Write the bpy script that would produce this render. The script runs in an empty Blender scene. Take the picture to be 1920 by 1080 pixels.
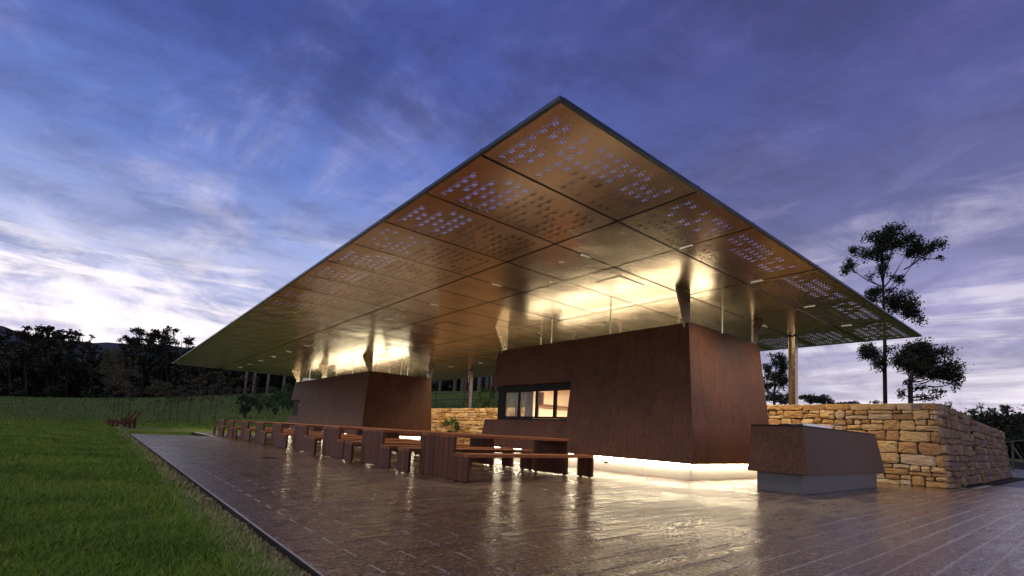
import bpy, math, random
import numpy as np
from mathutils import Vector, Matrix, noise as mnoise

random.seed(7); rng = np.random.default_rng(7)
S = bpy.context.scene
COL = S.collection

# ------------------------------------------------------------------ camera
RM = np.array([[0.7688, -0.6375, 0.0502], [0.1010, 0.0435, -0.9939], [0.6314, 0.7692, 0.0978]])
FPX, PPX, PPY, CAMH = 929.3, 960.0, 720.0, 0.8
cam = bpy.data.cameras.new('camera'); cam_o = bpy.data.objects.new('camera', cam); COL.objects.link(cam_o)
M = Matrix.Identity(4)
for i in range(3):
    M[i][0] = RM[0][i]; M[i][1] = -RM[1][i]; M[i][2] = -RM[2][i]
M[2][3] = CAMH
cam_o.matrix_world = M
cam.sensor_width = 36; cam.lens = FPX / 1920 * 36; cam.shift_y = (PPY - 540) / 1920
cam.clip_start = 0.05; cam.clip_end = 6000
S.camera = cam_o
S.view_settings.view_transform = 'Standard'; S.view_settings.look = 'None'
S.view_settings.exposure = 0.28; S.view_settings.gamma = 1.0; S.view_settings.use_curve_mapping = False
try:
    S.cycles.max_bounces = 8; S.cycles.sample_clamp_indirect = 6.0
except Exception: pass

def at(x, y, D):
    """a surveyed point: bearing/height read off the photograph, D metres deep"""
    v = np.array([(x - PPX) / FPX, (y - PPY) / FPX, 1.0])
    return np.array([0, 0, CAMH]) + D * (RM.T @ v)

# ------------------------------------------------------------------ world: dusk sky
W = bpy.data.worlds.new('World'); S.world = W; W.use_nodes = True
wt = W.node_tree; wn = wt.nodes; wl = wt.links
for n in list(wn): wn.remove(n)
def wnode(t, **k):
    n = wn.new(t)
    for a, b in k.items(): setattr(n, a, b)
    return n
class NT:
    def __init__(s, nt): s.nt = nt
    def n(s, t, ins=None, **k):
        n = s.nt.nodes.new(t)
        for a, b in k.items(): setattr(n, a, b)
        if ins:
            for kk, v in ins.items():
                if isinstance(v, bpy.types.NodeSocket): s.nt.links.new(v, n.inputs[kk])
                else: n.inputs[kk].default_value = v
        return n
    def math(s, op, a, b=0.0, clamp=False):
        n = s.nt.nodes.new('ShaderNodeMath'); n.operation = op; n.use_clamp = clamp
        for i, v in enumerate((a, b)):
            if isinstance(v, bpy.types.NodeSocket): s.nt.links.new(v, n.inputs[i])
            else: n.inputs[i].default_value = v
        return n.outputs[0]
    def mix(s, f, a, b, mode='MIX'):
        n = s.nt.nodes.new('ShaderNodeMix'); n.data_type = 'RGBA'; n.blend_type = mode
        for i, v in ((0, f), (6, a), (7, b)):
            if isinstance(v, bpy.types.NodeSocket): s.nt.links.new(v, n.inputs[i])
            else: n.inputs[i].default_value = v if i == 0 else (*v[:3], 1)
        return n.outputs[2]
    def ramp(s, f, stops, interp='LINEAR'):
        n = s.nt.nodes.new('ShaderNodeValToRGB'); cr = n.color_ramp; cr.interpolation = interp
        while len(cr.elements) < len(stops): cr.elements.new(0.5)
        for e, (p, c) in zip(cr.elements, stops):
            e.position = p; e.color = (*c, 1) if len(c) == 3 else c
        if isinstance(f, bpy.types.NodeSocket): s.nt.links.new(f, n.inputs[0])
        return n.outputs[0]
    def smooth(s, v, a, b):
        n = s.nt.nodes.new('ShaderNodeMapRange'); n.interpolation_type = 'SMOOTHSTEP'
        s.nt.links.new(v, n.inputs[0]); n.inputs[1].default_value = a; n.inputs[2].default_value = b
        return n.outputs[0]
    def noise(s, vec, scale, detail=4, rough=.5, dist=0.0, color=False):
        n = s.nt.nodes.new('ShaderNodeTexNoise')
        if vec is not None: s.nt.links.new(vec, n.inputs['Vector'])
        n.inputs['Scale'].default_value = scale; n.inputs['Detail'].default_value = detail
        n.inputs['Roughness'].default_value = rough; n.inputs['Distortion'].default_value = dist
        return n.outputs['Color' if color else 'Fac']
    def mapping(s, vec, scale=(1, 1, 1), rot=(0, 0, 0), loc=(0, 0, 0)):
        n = s.nt.nodes.new('ShaderNodeMapping')
        s.nt.links.new(vec, n.inputs[0]); n.inputs['Scale'].default_value = scale
        n.inputs['Rotation'].default_value = rot; n.inputs['Location'].default_value = loc
        return n.outputs[0]

B = NT(wt)
tc = B.n('ShaderNodeTexCoord')
dirv = tc.outputs['Generated']
sep = B.n('ShaderNodeSeparateXYZ', {0: dirv})
dx, dy, dz = sep.outputs
el = B.math('MAXIMUM', dz, 0.0)
# left / right bearing along the picture: +1 to the right of view
side = B.n('ShaderNodeVectorMath', {0: dirv, 1: (0.769, -0.638, 0)}, operation='DOT_PRODUCT').outputs['Value']
rgt = B.smooth(side, -0.45, 0.55)
left_sky = B.ramp(el, [(0.0, (.92, .80, .86)), (.12, (.88, .79, .88)), (.20, (.62, .62, .82)), (.30, (.29, .37, .66)),
                       (.42, (.135, .205, .53)), (.60, (.065, .10, .36)), (1.0, (.05, .06, .22))])
right_sky = B.ramp(el, [(0.0, (.64, .57, .62)), (.13, (.50, .46, .58)), (.24, (.30, .285, .50)), (.34, (.14, .145, .30)),
                        (.50, (.085, .10, .28)), (.66, (.055, .063, .19)), (1.0, (.04, .038, .17))])
sky = B.mix(rgt, left_sky, right_sky)
# cloud layer laid out on a flat ceiling
inv = B.math('DIVIDE', 1.0, B.math('ADD', el, 0.10))
cx = B.math('MULTIPLY', dx, inv); cy = B.math('MULTIPLY', dy, inv)
cv = B.n('ShaderNodeCombineXYZ', {0: cx, 1: cy, 2: 0.0}).outputs[0]
mA = B.mapping(cv, scale=(1.0, 0.42, 1), rot=(0, 0, 0.35), loc=(3.1, 1.7, 0))
nA = B.noise(mA, 1.9, 11, .62, .5)
nB = B.noise(B.mapping(cv, scale=(.55, .9, 1), rot=(0, 0, -0.5), loc=(7.3, 2.2, 0)), 1.25, 10, .64, .6)
nC = B.noise(B.mapping(cv, scale=(.45, 1.2, 1), rot=(0, 0, 0.9), loc=(1.3, 9.2, 0)), 2.2, 9, .66, .7)
wisp = B.math('MULTIPLY', B.smooth(nA, .46, .68), B.smooth(nC, .32, .62))
lowb = B.math('SUBTRACT', 1.0, B.smooth(el, .10, .60))
wcol = B.mix(lowb, (.17, .21, .52), (.86, .80, .90))
wcol = B.mix(rgt, wcol, B.mix(lowb, (.12, .11, .34), (.72, .68, .78)))
sky = B.mix(B.math('MULTIPLY', wisp, .9), sky, wcol)
nD = B.noise(B.mapping(cv, scale=(.9, .9, 1), rot=(0, 0, .3), loc=(2.3, 8.2, 0)), 2.6, 11, .66, .8)
dark = B.math('MULTIPLY', B.smooth(B.math('ADD', B.math('MULTIPLY', nB, .6), B.math('MULTIPLY', nD, .4)), .40, .60), B.smooth(el, .02, .16))
dcol = B.mix(rgt, B.mix(lowb, (.040, .055, .17), (.20, .235, .42)), B.mix(lowb, (.045, .046, .13), (.17, .17, .30)))
sky = B.mix(B.math('MULTIPLY', dark, .72), sky, dcol)
# long grey bars and bright gaps near the horizon
bars = B.noise(B.mapping(dirv, scale=(1.6, 1.6, 15.0), loc=(.3, .9, .4)), 1.9, 7, .55, .5)
hz = B.math('SUBTRACT', 1.0, B.smooth(el, .14, .40))
gap = B.math('MULTIPLY', B.smooth(bars, .50, .66), hz)
sky = B.mix(B.math('MULTIPLY', gap, .70), sky, B.mix(rgt, (1.15, 1.02, 1.0), (.86, .80, .86)))
cum = B.noise(B.mapping(dirv, scale=(1, 1, 2.6), loc=(4.2, .5, 1.4)), 3.6, 10, .62, .5)
lft = B.math('SUBTRACT', 1.0, B.smooth(side, -.62, -.20))
lowl = B.math('MULTIPLY', B.math('SUBTRACT', 1.0, B.smooth(el, .16, .31)), lft)
sky = B.mix(B.math('MULTIPLY', B.math('MULTIPLY', B.smooth(cum, .42, .58), lowl), .8), sky, (1.05, .95, .95))
sky = B.mix(B.math('MULTIPLY', B.math('MULTIPLY', B.smooth(cum, .47, .36), B.math('SUBTRACT', 1.0, B.smooth(el, .30, .50))), .5), sky, B.mix(rgt, (.30, .34, .60), (.24, .23, .42)))
bar2 = B.math('MULTIPLY', B.smooth(bars, .50, .36), hz)
sky = B.mix(B.math('MULTIPLY', bar2, .45), sky, B.mix(rgt, (.40, .42, .66), (.24, .24, .42)))
below = B.smooth(dz, -0.02, -0.12)
sky = B.mix(below, sky, (.03, .035, .03))
bg = B.n('ShaderNodeBackground', {'Color': sky, 'Strength': 1.0})
wo = B.n('ShaderNodeOutputWorld', {'Surface': bg.outputs[0]})

# one very soft sun: sky glow added high on the left for the lawn
sl = bpy.data.lights.new('sun', 'SUN'); sl.energy = 0.75; sl.angle = math.radians(60); sl.color = (1.0, .94, .84)
so = bpy.data.objects.new('sun', sl); COL.objects.link(so)
so.rotation_euler = Vector((-0.55, 0.05, 0.80)).to_track_quat('Z', 'Y').to_euler()

# ------------------------------------------------------------------ materials
def mat(name):
    m = bpy.data.materials.new(name); m.use_nodes = True
    nt = m.node_tree
    for n in list(nt.nodes): nt.nodes.remove(n)
    b = NT(nt); out = b.n('ShaderNodeOutputMaterial')
    p = b.n('ShaderNodeBsdfPrincipled'); nt.links.new(p.outputs[0], out.inputs[0])
    return m, b, p
def setp(b, p, **k):
    for a, v in k.items():
        a = a.replace('_', ' ')
        if isinstance(v, bpy.types.NodeSocket): b.nt.links.new(v, p.inputs[a])
        else: p.inputs[a].default_value = (*v, 1) if isinstance(v, tuple) and len(v) == 3 else v
def bump(b, h, strength=.3, dist=.01, normal=None):
    n = b.n('ShaderNodeBump', {'Height': h, 'Strength': strength, 'Distance': dist})
    if normal is not None: b.nt.links.new(normal, n.inputs['Normal'])
    return n.outputs[0]
def objco(b): return b.n('ShaderNodeTexCoord').outputs['Object']
def geopos(b): return b.n('ShaderNodeNewGeometry').outputs['Position']
def orand(b): return b.n('ShaderNodeObjectInfo').outputs['Random']
def irand(b): return b.n('ShaderNodeNewGeometry').outputs['Random Per Island']
def rnd(b): return b.math('FRACT', b.math('ADD', b.math('MULTIPLY', orand(b), 7.31), b.math('MULTIPLY', irand(b), 3.17)))

def simple(name, col, rough=.6, metal=0., var=.15, scale=8., bs=.15, spec=.5):
    m, b, p = mat(name); co = geopos(b)
    n = b.noise(co, scale, 6, .6)
    c = b.mix(n, tuple(x * (1 - var) for x in col), tuple(min(1, x * (1 + var)) for x in col))
    setp(b, p, Base_Color=c, Roughness=b.math('ADD', b.math('MULTIPLY', n, .2), rough - .1), Metallic=metal, Normal=bump(b, b.noise(co, scale * 6, 4, .6), bs, .004))
    p.inputs['Specular IOR Level'].default_value = spec
    return m

def m_corten():
    m, b, p = mat('weathering_steel'); co = geopos(b)
    big = b.noise(co, 1.3, 5, .6, .3); fine = b.noise(co, 30, 7, .82); streak = b.noise(b.mapping(co, scale=(9, 9, .7)), 2.0, 6, .65)
    c = b.ramp(b.math('ADD', b.math('MULTIPLY', big, .45), b.math('MULTIPLY', streak, .55)),
               [(.30, (.042, .017, .009)), (.50, (.088, .034, .016)), (.68, (.165, .064, .028))])
    c = b.mix(b.math('MULTIPLY', b.smooth(fine, .48, .66), .7), c, (.21, .088, .038))
    c = b.mix(b.math('MULTIPLY', b.smooth(fine, .48, .38), .85), c, (.016, .009, .008))
    r = rnd(b)
    c = b.mix(.14, c, b.ramp(r, [(0, (.050, .018, .011)), (.5, (.080, .028, .015)), (1, (.115, .042, .020))]))
    setp(b, p, Base_Color=c, Roughness=b.math('ADD', b.math('MULTIPLY', streak, .25), .42), Normal=bump(b, fine, .35, .003))
    p.inputs['Specular IOR Level'].default_value = .32
    return m
def m_soffit():
    m, b, p = mat('brushed_bronze_metal'); co = geopos(b); oc = objco(b)
    warp = b.noise(co, .42, 2, .5); blot = b.noise(co, 2.6, 6, .7, .4); br = b.noise(b.mapping(co, scale=(2, 60, 2)), 3, 4, .7)
    fine = b.noise(co, 120, 3, .7)
    r = orand(b)
    c = b.mix(blot, (.29, .208, .152), (.45, .338, .255))
    c = b.mix(b.math('MULTIPLY', r, .35), c, (.33, .24, .175))
    c = b.mix(b.math('MULTIPLY', b.smooth(fine, .5, .75), .25), c, (.24, .14, .09))
    setp(b, p, Base_Color=c, Metallic=.84, Roughness=b.math('ADD', b.math('MULTIPLY', blot, .12), .19))
    n1 = bump(b, warp, .55, .10); n2 = bump(b, br, .05, .002, n1)
    b.nt.links.new(n2, p.inputs['Normal'])
    p.inputs['Anisotropic'].default_value = .3
    return m
def m_timber(name, cols, orient='x'):
    m, b, p = mat(name); co = objco(b)
    sc = {'x': (1.5, 28, 28), 'z': (28, 28, 1.5), 'y': (28, 1.5, 28)}[orient]
    g = b.noise(b.mapping(co, scale=sc), 1.6, 7, .65, .5)
    c = b.ramp(g, [(.30, cols[0]), (.52, cols[1]), (.72, cols[2])])
    c = b.mix(.5, c, b.mix(rnd(b), cols[0], cols[2]))
    c = b.mix(b.math('MULTIPLY', b.smooth(b.noise(geopos(b), 5, 5, .7), .5, .7), .30), c, (.06, .032, .024))
    setp(b, p, Base_Color=c, Roughness=b.math('ADD', b.math('MULTIPLY', g, .25), .42), Normal=bump(b, g, .35, .004))
    p.inputs['Specular IOR Level'].default_value = .3
    return m
def m_stone(name='honey_sandstone', grey=0.0):
    m, b, p = mat(name); co = geopos(b)
    wv = b.noise(b.mapping(co, scale=(1, 1, 2.6)), 4.5, 8, .65, 1.2); f = b.noise(co, 38, 7, .7)
    r = rnd(b)
    base = b.ramp(r, [(0, (.42, .27, .12)), (.16, (.58, .42, .22)), (.33, (.46, .29, .12)), (.5, (.62, .49, .30)), (.66, (.36, .21, .10)), (.78, (.52, .42, .32)), (.9, (.60, .44, .22)), (1, (.44, .27, .12))], 'CONSTANT')
    c = b.mix(b.smooth(wv, .42, .66), base, b.mix(.55, base, (.36, .17, .06)))
    c = b.mix(b.math('MULTIPLY', b.smooth(f, .5, .7), .4), c, (.22, .13, .07))
    if grey:  # some stones grey; dim daylight on that wall also put into the colour
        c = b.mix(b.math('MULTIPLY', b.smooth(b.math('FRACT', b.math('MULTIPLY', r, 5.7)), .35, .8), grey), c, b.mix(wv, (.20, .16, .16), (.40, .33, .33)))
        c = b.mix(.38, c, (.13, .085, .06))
    setp(b, p, Base_Color=c, Roughness=.85, Normal=bump(b, b.math('ADD', b.math('MULTIPLY', wv, 1.4), f), 1.0, .035))
    return m
def m_paver(name='granite_paver'):
    m, b, p = mat(name); co = geopos(b)
    f = b.noise(co, 42, 1.5, .6); g = b.noise(co, 27, 2, .6, .4); big = b.noise(co, .55, 5, .6, .6); mid = b.noise(co, 2.6, 5, .65); st = b.noise(b.mapping(co, scale=(.5, 3, 1)), 2.2, 6, .65)
    r = rnd(b)
    c = b.mix(b.smooth(f, .42, .62), (.040, .020, .010), (.32, .175, .085))
    c = b.mix(b.math('MULTIPLY', r, .5), c, (.17, .088, .042))
    c = b.mix(b.math('MULTIPLY', b.smooth(g, .60, .66), .75), c, (.66, .44, .25))
    c = b.mix(b.math('MULTIPLY', b.smooth(g, .44, .38), .85), c, (.014, .009, .006))
    c = b.mix(b.math('MULTIPLY', b.smooth(st, .50, .66), .5), c, (.045, .025, .014))
    wet = b.smooth(b.math('ADD', b.math('MULTIPLY', big, .5), b.math('MULTIPLY', st, .5)), .40, .58)
    dry = b.math('SUBTRACT', 1.0, wet)
    setp(b, p, Base_Color=c, Roughness=b.math('ADD', .20, b.math('MULTIPLY', dry, .22)), IOR=1.7)
    n1 = bump(b, b.math('ADD', g, b.math('MULTIPLY', f, .8)), .9, .020)
    b.nt.links.new(n1, p.inputs['Normal'])
    b.nt.links.new(b.math('ADD', .40, b.math('MULTIPLY', wet, .60)), p.inputs['Coat Weight'])
    p.inputs['Coat Roughness'].default_value = .09; p.inputs['Coat IOR'].default_value = 1.8
    n2 = bump(b, b.math('ADD', b.noise(co, 30, 1.5, .6), b.math('MULTIPLY', mid, .5)), .8, .010); b.nt.links.new(n2, p.inputs['Coat Normal'])
    return m
def m_grass_ground():
    m, b, p = mat('lawn_soil'); co = geopos(b)
    a = b.noise(co, .25, 6, .6); c1 = b.noise(co, 9, 7, .75); f = b.noise(co, 60, 5, .8)
    c = b.mix(b.smooth(a, .36, .64), (.10, .155, .024), (.20, .250, .045))
    c = b.mix(b.smooth(c1, .42, .66), c, (.075, .100, .020))
    c = b.mix(b.math('MULTIPLY', b.smooth(f, .52, .7), .5), c, (.13, .14, .05))
    # dry, cut strip beside the paving edge; darker long grass beyond the lawn
    sx_ = b.n('ShaderNodeSeparateXYZ', {0: co}); xx = sx_.outputs[0]; yy = sx_.outputs[1]
    c = b.mix(b.math('MAXIMUM', b.smooth(xx, 12, 20), b.smooth(yy, 20, 75)), c, b.mix(b.smooth(c1, .4, .62), (.050, .082, .018), (.105, .135, .032)))
    e = b.math('ADD', xx, b.math('MULTIPLY', c1, .35))
    s1 = b.math('MULTIPLY', b.math('MULTIPLY', b.smooth(e, .80, 1.12), b.smooth(xx, 1.6, 1.3)), b.smooth(yy, 26, 24.5))
    c = b.mix(b.math('MULTIPLY', s1, .85), c, b.mix(f, (.12, .08, .04), (.44, .31, .16)))
    setp(b, p, Base_Color=c, Roughness=.95, Normal=bump(b, b.math('ADD', c1, f), .9, .03))
    p.inputs['Specular IOR Level'].default_value = .15
    return m
def m_blade():
    m, b, p = mat('grass_blade'); r = irand(b); co = geopos(b); yv = b.n('ShaderNodeSeparateXYZ', {0: co}).outputs[1]; xv = b.n('ShaderNodeSeparateXYZ', {0: co}).outputs[0]
    big = b.noise(co, .8, 4, .6)
    c = b.ramp(r, [(0, (.15, .29, .024)), (.35, (.23, .42, .038)), (.7, (.32, .52, .055)), (.93, (.38, .46, .09)), (1, (.62, .50, .22))])
    c = b.mix(b.smooth(big, .38, .62), b.mix(.35, c, (.30, .36, .06)), b.mix(.5, c, (.08, .15, .022)))
    xx = b.n('ShaderNodeSeparateXYZ', {0: co}).outputs[0]
    s1 = b.math('MULTIPLY', b.smooth(b.math('ADD', xx, b.math('MULTIPLY', r, .45)), .92, 1.22), b.smooth(xx, 1.6, 1.3))
    c = b.mix(s1, c, b.ramp(r, [(0, (.26, .17, .07)), (.5, (.56, .42, .22)), (1, (.78, .64, .38))]))
    c = b.mix(b.math('MAXIMUM', b.smooth(xv, 4, 16), b.smooth(yv, 18, 75)), c, b.mix(r, (.07, .125, .020), (.16, .21, .045)))
    setp(b, p, Base_Color=c, Roughness=.6); p.inputs['Specular IOR Level'].default_value = .3
    return m
def m_leaf(name, a, c2):
    m, b, p = mat(name); r = irand(b)
    setp(b, p, Base_Color=b.mix(r, a, c2), Roughness=.6); p.inputs['Specular IOR Level'].default_value = .25
    return m
def m_emit(name, col, st):
    m = bpy.data.materials.new(name); m.use_nodes = True; nt = m.node_tree
    for n in list(nt.nodes): nt.nodes.remove(n)
    b = NT(nt); e = b.n('ShaderNodeEmission', {'Color': (*col, 1), 'Strength': st}); o = b.n('ShaderNodeOutputMaterial', {0: e.outputs[0]})
    return m
def m_glass():
    m = bpy.data.materials.new('clear_glass'); m.use_nodes = True; nt = m.node_tree
    for n in list(nt.nodes): nt.nodes.remove(n)
    b = NT(nt); t = b.n('ShaderNodeBsdfTransparent', {'Color': (.93, .95, .94, 1)}); g = b.n('ShaderNodeBsdfGlossy', {'Color': (1, 1, 1, 1), 'Roughness': .02})
    f = b.n('ShaderNodeFresnel', {'IOR': 1.45})
    bf = b.n('ShaderNodeNewGeometry').outputs['Backfacing']; fr = b.math('MULTIPLY', f.outputs[0], b.math('SUBTRACT', 1.0, bf))
    mx = b.n('ShaderNodeMixShader', {0: fr, 1: t.outputs[0], 2: g.outputs[0]}); b.n('ShaderNodeOutputMaterial', {0: mx.outputs[0]})
    return m

WARM = (1.0, .80, .50); WARM2 = (1.0, .86, .62)
MT = dict(
    corten=m_corten(), soffit=m_soffit(), stone=m_stone(), stone_grey_dim=m_stone('grey_dimmed_sandstone', .8), paver=m_paver(),
    timber=m_timber('oiled_hardwood_lit', [(.10, .030, .011), (.22, .070, .024), (.36, .125, .042)], 'x'),  # lamplight on the table tops put into a lighter, more orange colour
    timberv=m_timber('oiled_hardwood_upright_shaded', [(.042, .013, .006), (.088, .026, .011), (.145, .045, .018)], 'z'),  # same hardwood, darkened to stand for shade on the upright faces
    ground=m_grass_ground(), blade=m_blade(),
    leafd=m_leaf('dark_gum_leaf', (.012, .018, .010), (.030, .040, .018)),
    leafg=m_leaf('green_shrub_leaf', (.030, .060, .018), (.075, .13, .04)),
    leafr=m_leaf('russet_sapling_leaf', (.045, .045, .022), (.10, .075, .04)),
    bark=simple('dark_bark', (.035, .026, .022), .85, 0, .3, 6, .5, .2), barkp=simple('pale_bark', (.24, .19, .18), .8, 0, .4, 3, .5, .2),
    fascia=simple('blue_grey_edge_metal', (.06, .085, .11), .38, .6, .08, 4, .05), dark=simple('black_frame_metal', (.004, .0035, .0035), .5, 0, .1, 10, .05, .2),
    cavity=simple('dark_roof_cavity', (.007, .006, .005), .8, 0, .2, 3, .1), concrete=simple('pale_concrete', (.42, .40, .36), .7, 0, .12, 5, .25),
    concd=simple('dark_wet_concrete', (.11, .11, .115), .45, 0, .3, 6, .3), mortar=simple('dark_wall_core', (.05, .032, .02), .95, 0, .3, 20, .5),
    grout=simple('pale_grout', (.50, .40, .31), .45, 0, .2, 30, .3), cream=simple('cream_plaster', (.78, .70, .55), .8, 0, .04, 3, .05),
    steel=simple('stainless_steel', (.55, .55, .56), .22, 1., .05, 10, .05), post=simple('bronze_post_metal', (.40, .33, .25), .28, 1., .12, 3, .05),
    road=simple('dark_asphalt', (.045, .043, .045), .45, 0, .3, 12, .5), rail=simple('weathered_fence_timber', (.07, .06, .055), .8, 0, .3, 10, .3),
    mull=simple('pale_mullion_metal', (.75, .72, .62), .4, .3, .05, 10, .02), white=simple('white_line_paint', (.55, .55, .56), .5, 0, .1, 10, .1),
    hill=simple('far_wooded_hill', (.055, .060, .085), 1.0, 0, .15, .02, 0., .0), soil=simple('dark_soil', (.03, .024, .02), .9, 0, .3, 8, .6, .2),
    glass=m_glass(),
    led=m_emit('warm_led_strip', (1.0, .84, .58), 55), up=m_emit('warm_uplight_strip', (1.0, .84, .56), 32), up2=m_emit('bright_uplight_strip', (1.0, .84, .56), 50), slot=m_emit('warm_light_slot', (1.0, .86, .64), .8),
    lawnstraw=simple('dry_straw', (.28, .20, .11), .9, 0, .3, 20, .3),
)

# ------------------------------------------------------------------ mesh helpers
def link(o, parent=None):
    COL.objects.link(o)
    if parent is not None: o.parent = parent
    return o
def tag(o, label=None, cat=None, group=None, kind=None):
    if label: o['label'] = label
    if cat: o['category'] = cat
    if group: o['group'] = group
    if kind: o['kind'] = kind
    return o
def empty(name, loc=(0, 0, 0), rz=0.0):
    o = bpy.data.objects.new(name, None); o.location = loc; o.rotation_euler = (0, 0, rz); o.empty_display_size = .2
    COL.objects.link(o); return o
class MB:
    def __init__(s): s.v = []; s.f = []
    def poly(s, pts):
        i = len(s.v); s.v += [tuple(map(float, p)) for p in pts]; s.f.append(tuple(range(i, i + len(pts))))
    def box(s, x0, x1, y0, y1, z0, z1):
        i = len(s.v)
        s.v += [(x0, y0, z0), (x1, y0, z0), (x1, y1, z0), (x0, y1, z0), (x0, y0, z1), (x1, y0, z1), (x1, y1, z1), (x0, y1, z1)]
        s.f += [(i, i + 3, i + 2, i + 1), (i + 4, i + 5, i + 6, i + 7), (i, i + 1, i + 5, i + 4), (i + 1, i + 2, i + 6, i + 5), (i + 2, i + 3, i + 7, i + 6), (i + 3, i, i + 4, i + 7)]
        return s
    def bbox(s, x0, x1, y0, y1, z0, z1, c=.004):
        """box with chamfered edges"""
        P = []
        cs = [(x0, y0, z0), (x1, y0, z0), (x1, y1, z0), (x0, y1, z0), (x0, y0, z1), (x1, y0, z1), (x1, y1, z1), (x0, y1, z1)]
        ctr = ((x0 + x1) / 2, (y0 + y1) / 2, (z0 + z1) / 2)
        i = len(s.v)
        for p in cs:
            sg = [c if p[k] < ctr[k] else -c for k in range(3)]
            s.v += [(p[0], p[1] + sg[1], p[2] + sg[2]), (p[0] + sg[0], p[1], p[2] + sg[2]), (p[0] + sg[0], p[1] + sg[1], p[2])]
        X = lambda k: i + 3 * k; Y = lambda k: i + 3 * k + 1; Z = lambda k: i + 3 * k + 2
        s.f += [(X(0), X(4), X(7), X(3)), (X(1), X(2), X(6), X(5)), (Y(0), Y(1), Y(5), Y(4)), (Y(2), Y(3), Y(7), Y(6)), (Z(0), Z(3), Z(2), Z(1)), (Z(4), Z(5), Z(6), Z(7))]
        for a, b2 in ((0, 1), (2, 3), (4, 5), (6, 7)): s.f.append((Y(a), Z(a), Z(b2), Y(b2)))
        for a, b2 in ((0, 3), (1, 2), (4, 7), (5, 6)): s.f.append((X(a), Z(a), Z(b2), X(b2)))
        for a, b2 in ((0, 4), (1, 5), (2, 6), (3, 7)): s.f.append((X(a), Y(a), Y(b2), X(b2)))
        for a in range(8): s.f.append((X(a), Y(a), Z(a)))
        return s
    def extr(s, pts, d):
        n = len(pts); i = len(s.v); d = np.array(d, float)
        s.v += [tuple(map(float, p)) for p in pts] + [tuple(np.array(p, float) + d) for p in pts]
        s.f += [tuple(range(i, i + n)), tuple(range(i + 2 * n - 1, i + n - 1, -1))]
        for k in range(n): s.f.append((i + k, i + n + k, i + n + (k + 1) % n, i + (k + 1) % n))
        return s
    def tube(s, pts, rad, seg=6):
        pts = [np.array(p, float) for p in pts]; rings = []
        for k, p in enumerate(pts):
            t = pts[min(k + 1, len(pts) - 1)] - pts[max(k - 1, 0)]; t = t / (np.linalg.norm(t) + 1e-9)
            a = np.cross(t, [0, 0, 1.0] if abs(t[2]) < .9 else [1.0, 0, 0]); a /= np.linalg.norm(a); b2 = np.cross(t, a)
            r = rad[k] if hasattr(rad, '__len__') else rad; i = len(s.v)
            for q in range(seg):
                an = 2 * math.pi * q / seg; s.v.append(tuple(p + r * (math.cos(an) * a + math.sin(an) * b2)))
            rings.append(i)
        for a2, b3 in zip(rings, rings[1:]):
            for q in range(seg): s.f.append((a2 + q, a2 + (q + 1) % seg, b3 + (q + 1) % seg, b3 + q))
        s.f.append(tuple(rings[0] + q for q in range(seg))[::-1]); s.f.append(tuple(rings[-1] + q for q in range(seg)))
        return s
    def mesh(s, name, m, off=(0, 0, 0), smooth=False):
        me = bpy.data.meshes.new(name)
        v = [(a - off[0], b2 - off[1], c - off[2]) for a, b2, c in s.v]
        me.from_pydata(v, [], s.f); me.materials.append(m)
        if smooth: me.polygons.foreach_set('use_smooth', [True] * len(me.polygons))
        me.update(); return me
    def build(s, name, m, parent=None, world=True, smooth=False, fix=True):
        off = tuple(parent_world(parent)) if (parent is not None and world) else (0, 0, 0)
        me = s.mesh(name, m, off, smooth)
        if fix: fixn(me)
        return link(bpy.data.objects.new(name, me), parent)
def parent_world(o):
    L = Vector((0, 0, 0))
    while o is not None: L += o.location; o = o.parent
    return L
import bmesh
def fixn(me):
    bm = bmesh.new(); bm.from_mesh(me); bmesh.ops.recalc_face_normals(bm, faces=bm.faces); bm.to_mesh(me); bm.free()
def np_mesh(name, V, k, m):
    """V: (n*k,3) vertices, each k consecutive ones a face"""
    n = len(V) // k; me = bpy.data.meshes.new(name)
    me.vertices.add(len(V)); me.vertices.foreach_set('co', np.ascontiguousarray(V, dtype=np.float32).ravel())
    me.loops.add(n * k); me.loops.foreach_set('vertex_index', np.arange(n * k, dtype=np.int32))
    me.polygons.add(n); me.polygons.foreach_set('loop_start', np.arange(0, n * k, k, dtype=np.int32))
    me.polygons.foreach_set('loop_total', np.full(n, k, dtype=np.int32))
    me.materials.append(m); me.update(calc_edges=True); return me
def obj(name, me, parent=None, loc=None):
    o = bpy.data.objects.new(name, me)
    if loc is not None: o.location = loc
    return link(o, parent)
def copy_tree(o, parent=None):
    c = o.copy(); COL.objects.link(c); c.parent = parent
    for ch in o.children: copy_tree(ch, c)
    return c

# ------------------------------------------------------------------ terrain
anch = [(0, 760, 110), (100, 758, 115), (190, 756, 115), (210, 790, 44), (330, 793, 44), (401, 800, 35), (300, 757, 90), (380, 748, 88),
        (450, 740, 85), (540, 737, 85), (600, 737, 85), (680, 735, 80), (450, 762, 62), (560, 764, 58), (640, 765, 55)]
low = [tuple(at(*a)) for a in anch]
low += [(-2, 4, .0), (-6, 10, .10), (-12, 20, .25), (-3, 20, .05), (0, 34, -.02), (-22, 5, .35), (-25, 60, .7), (-60, 100, 2.0), (-8, 40, .15), (2, 32, -.02),
        (10, 33, 0), (14, 38, .1), (8, -10, -.05), (20, -5, -.05), (30, 0, -.25), (45, -4, -.25), (85, 8, -.3), (33, 4, -.3), (40, 6, -.3), (60, 9, -.3), (31, 3, -.3), (60, 2, -.3), (75, 10, -.3), (45, 2, -.3), (26, 1.5, -.2), (150, -40, 1), (-10, -20, .2), (60, -40, 0), (200, 60, 2), (300, 300, 10), (-150, 300, 5), (100, 300, 12), (18, 1.5, -.05), (12, 36, .02)]
low = np.array(low)
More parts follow.
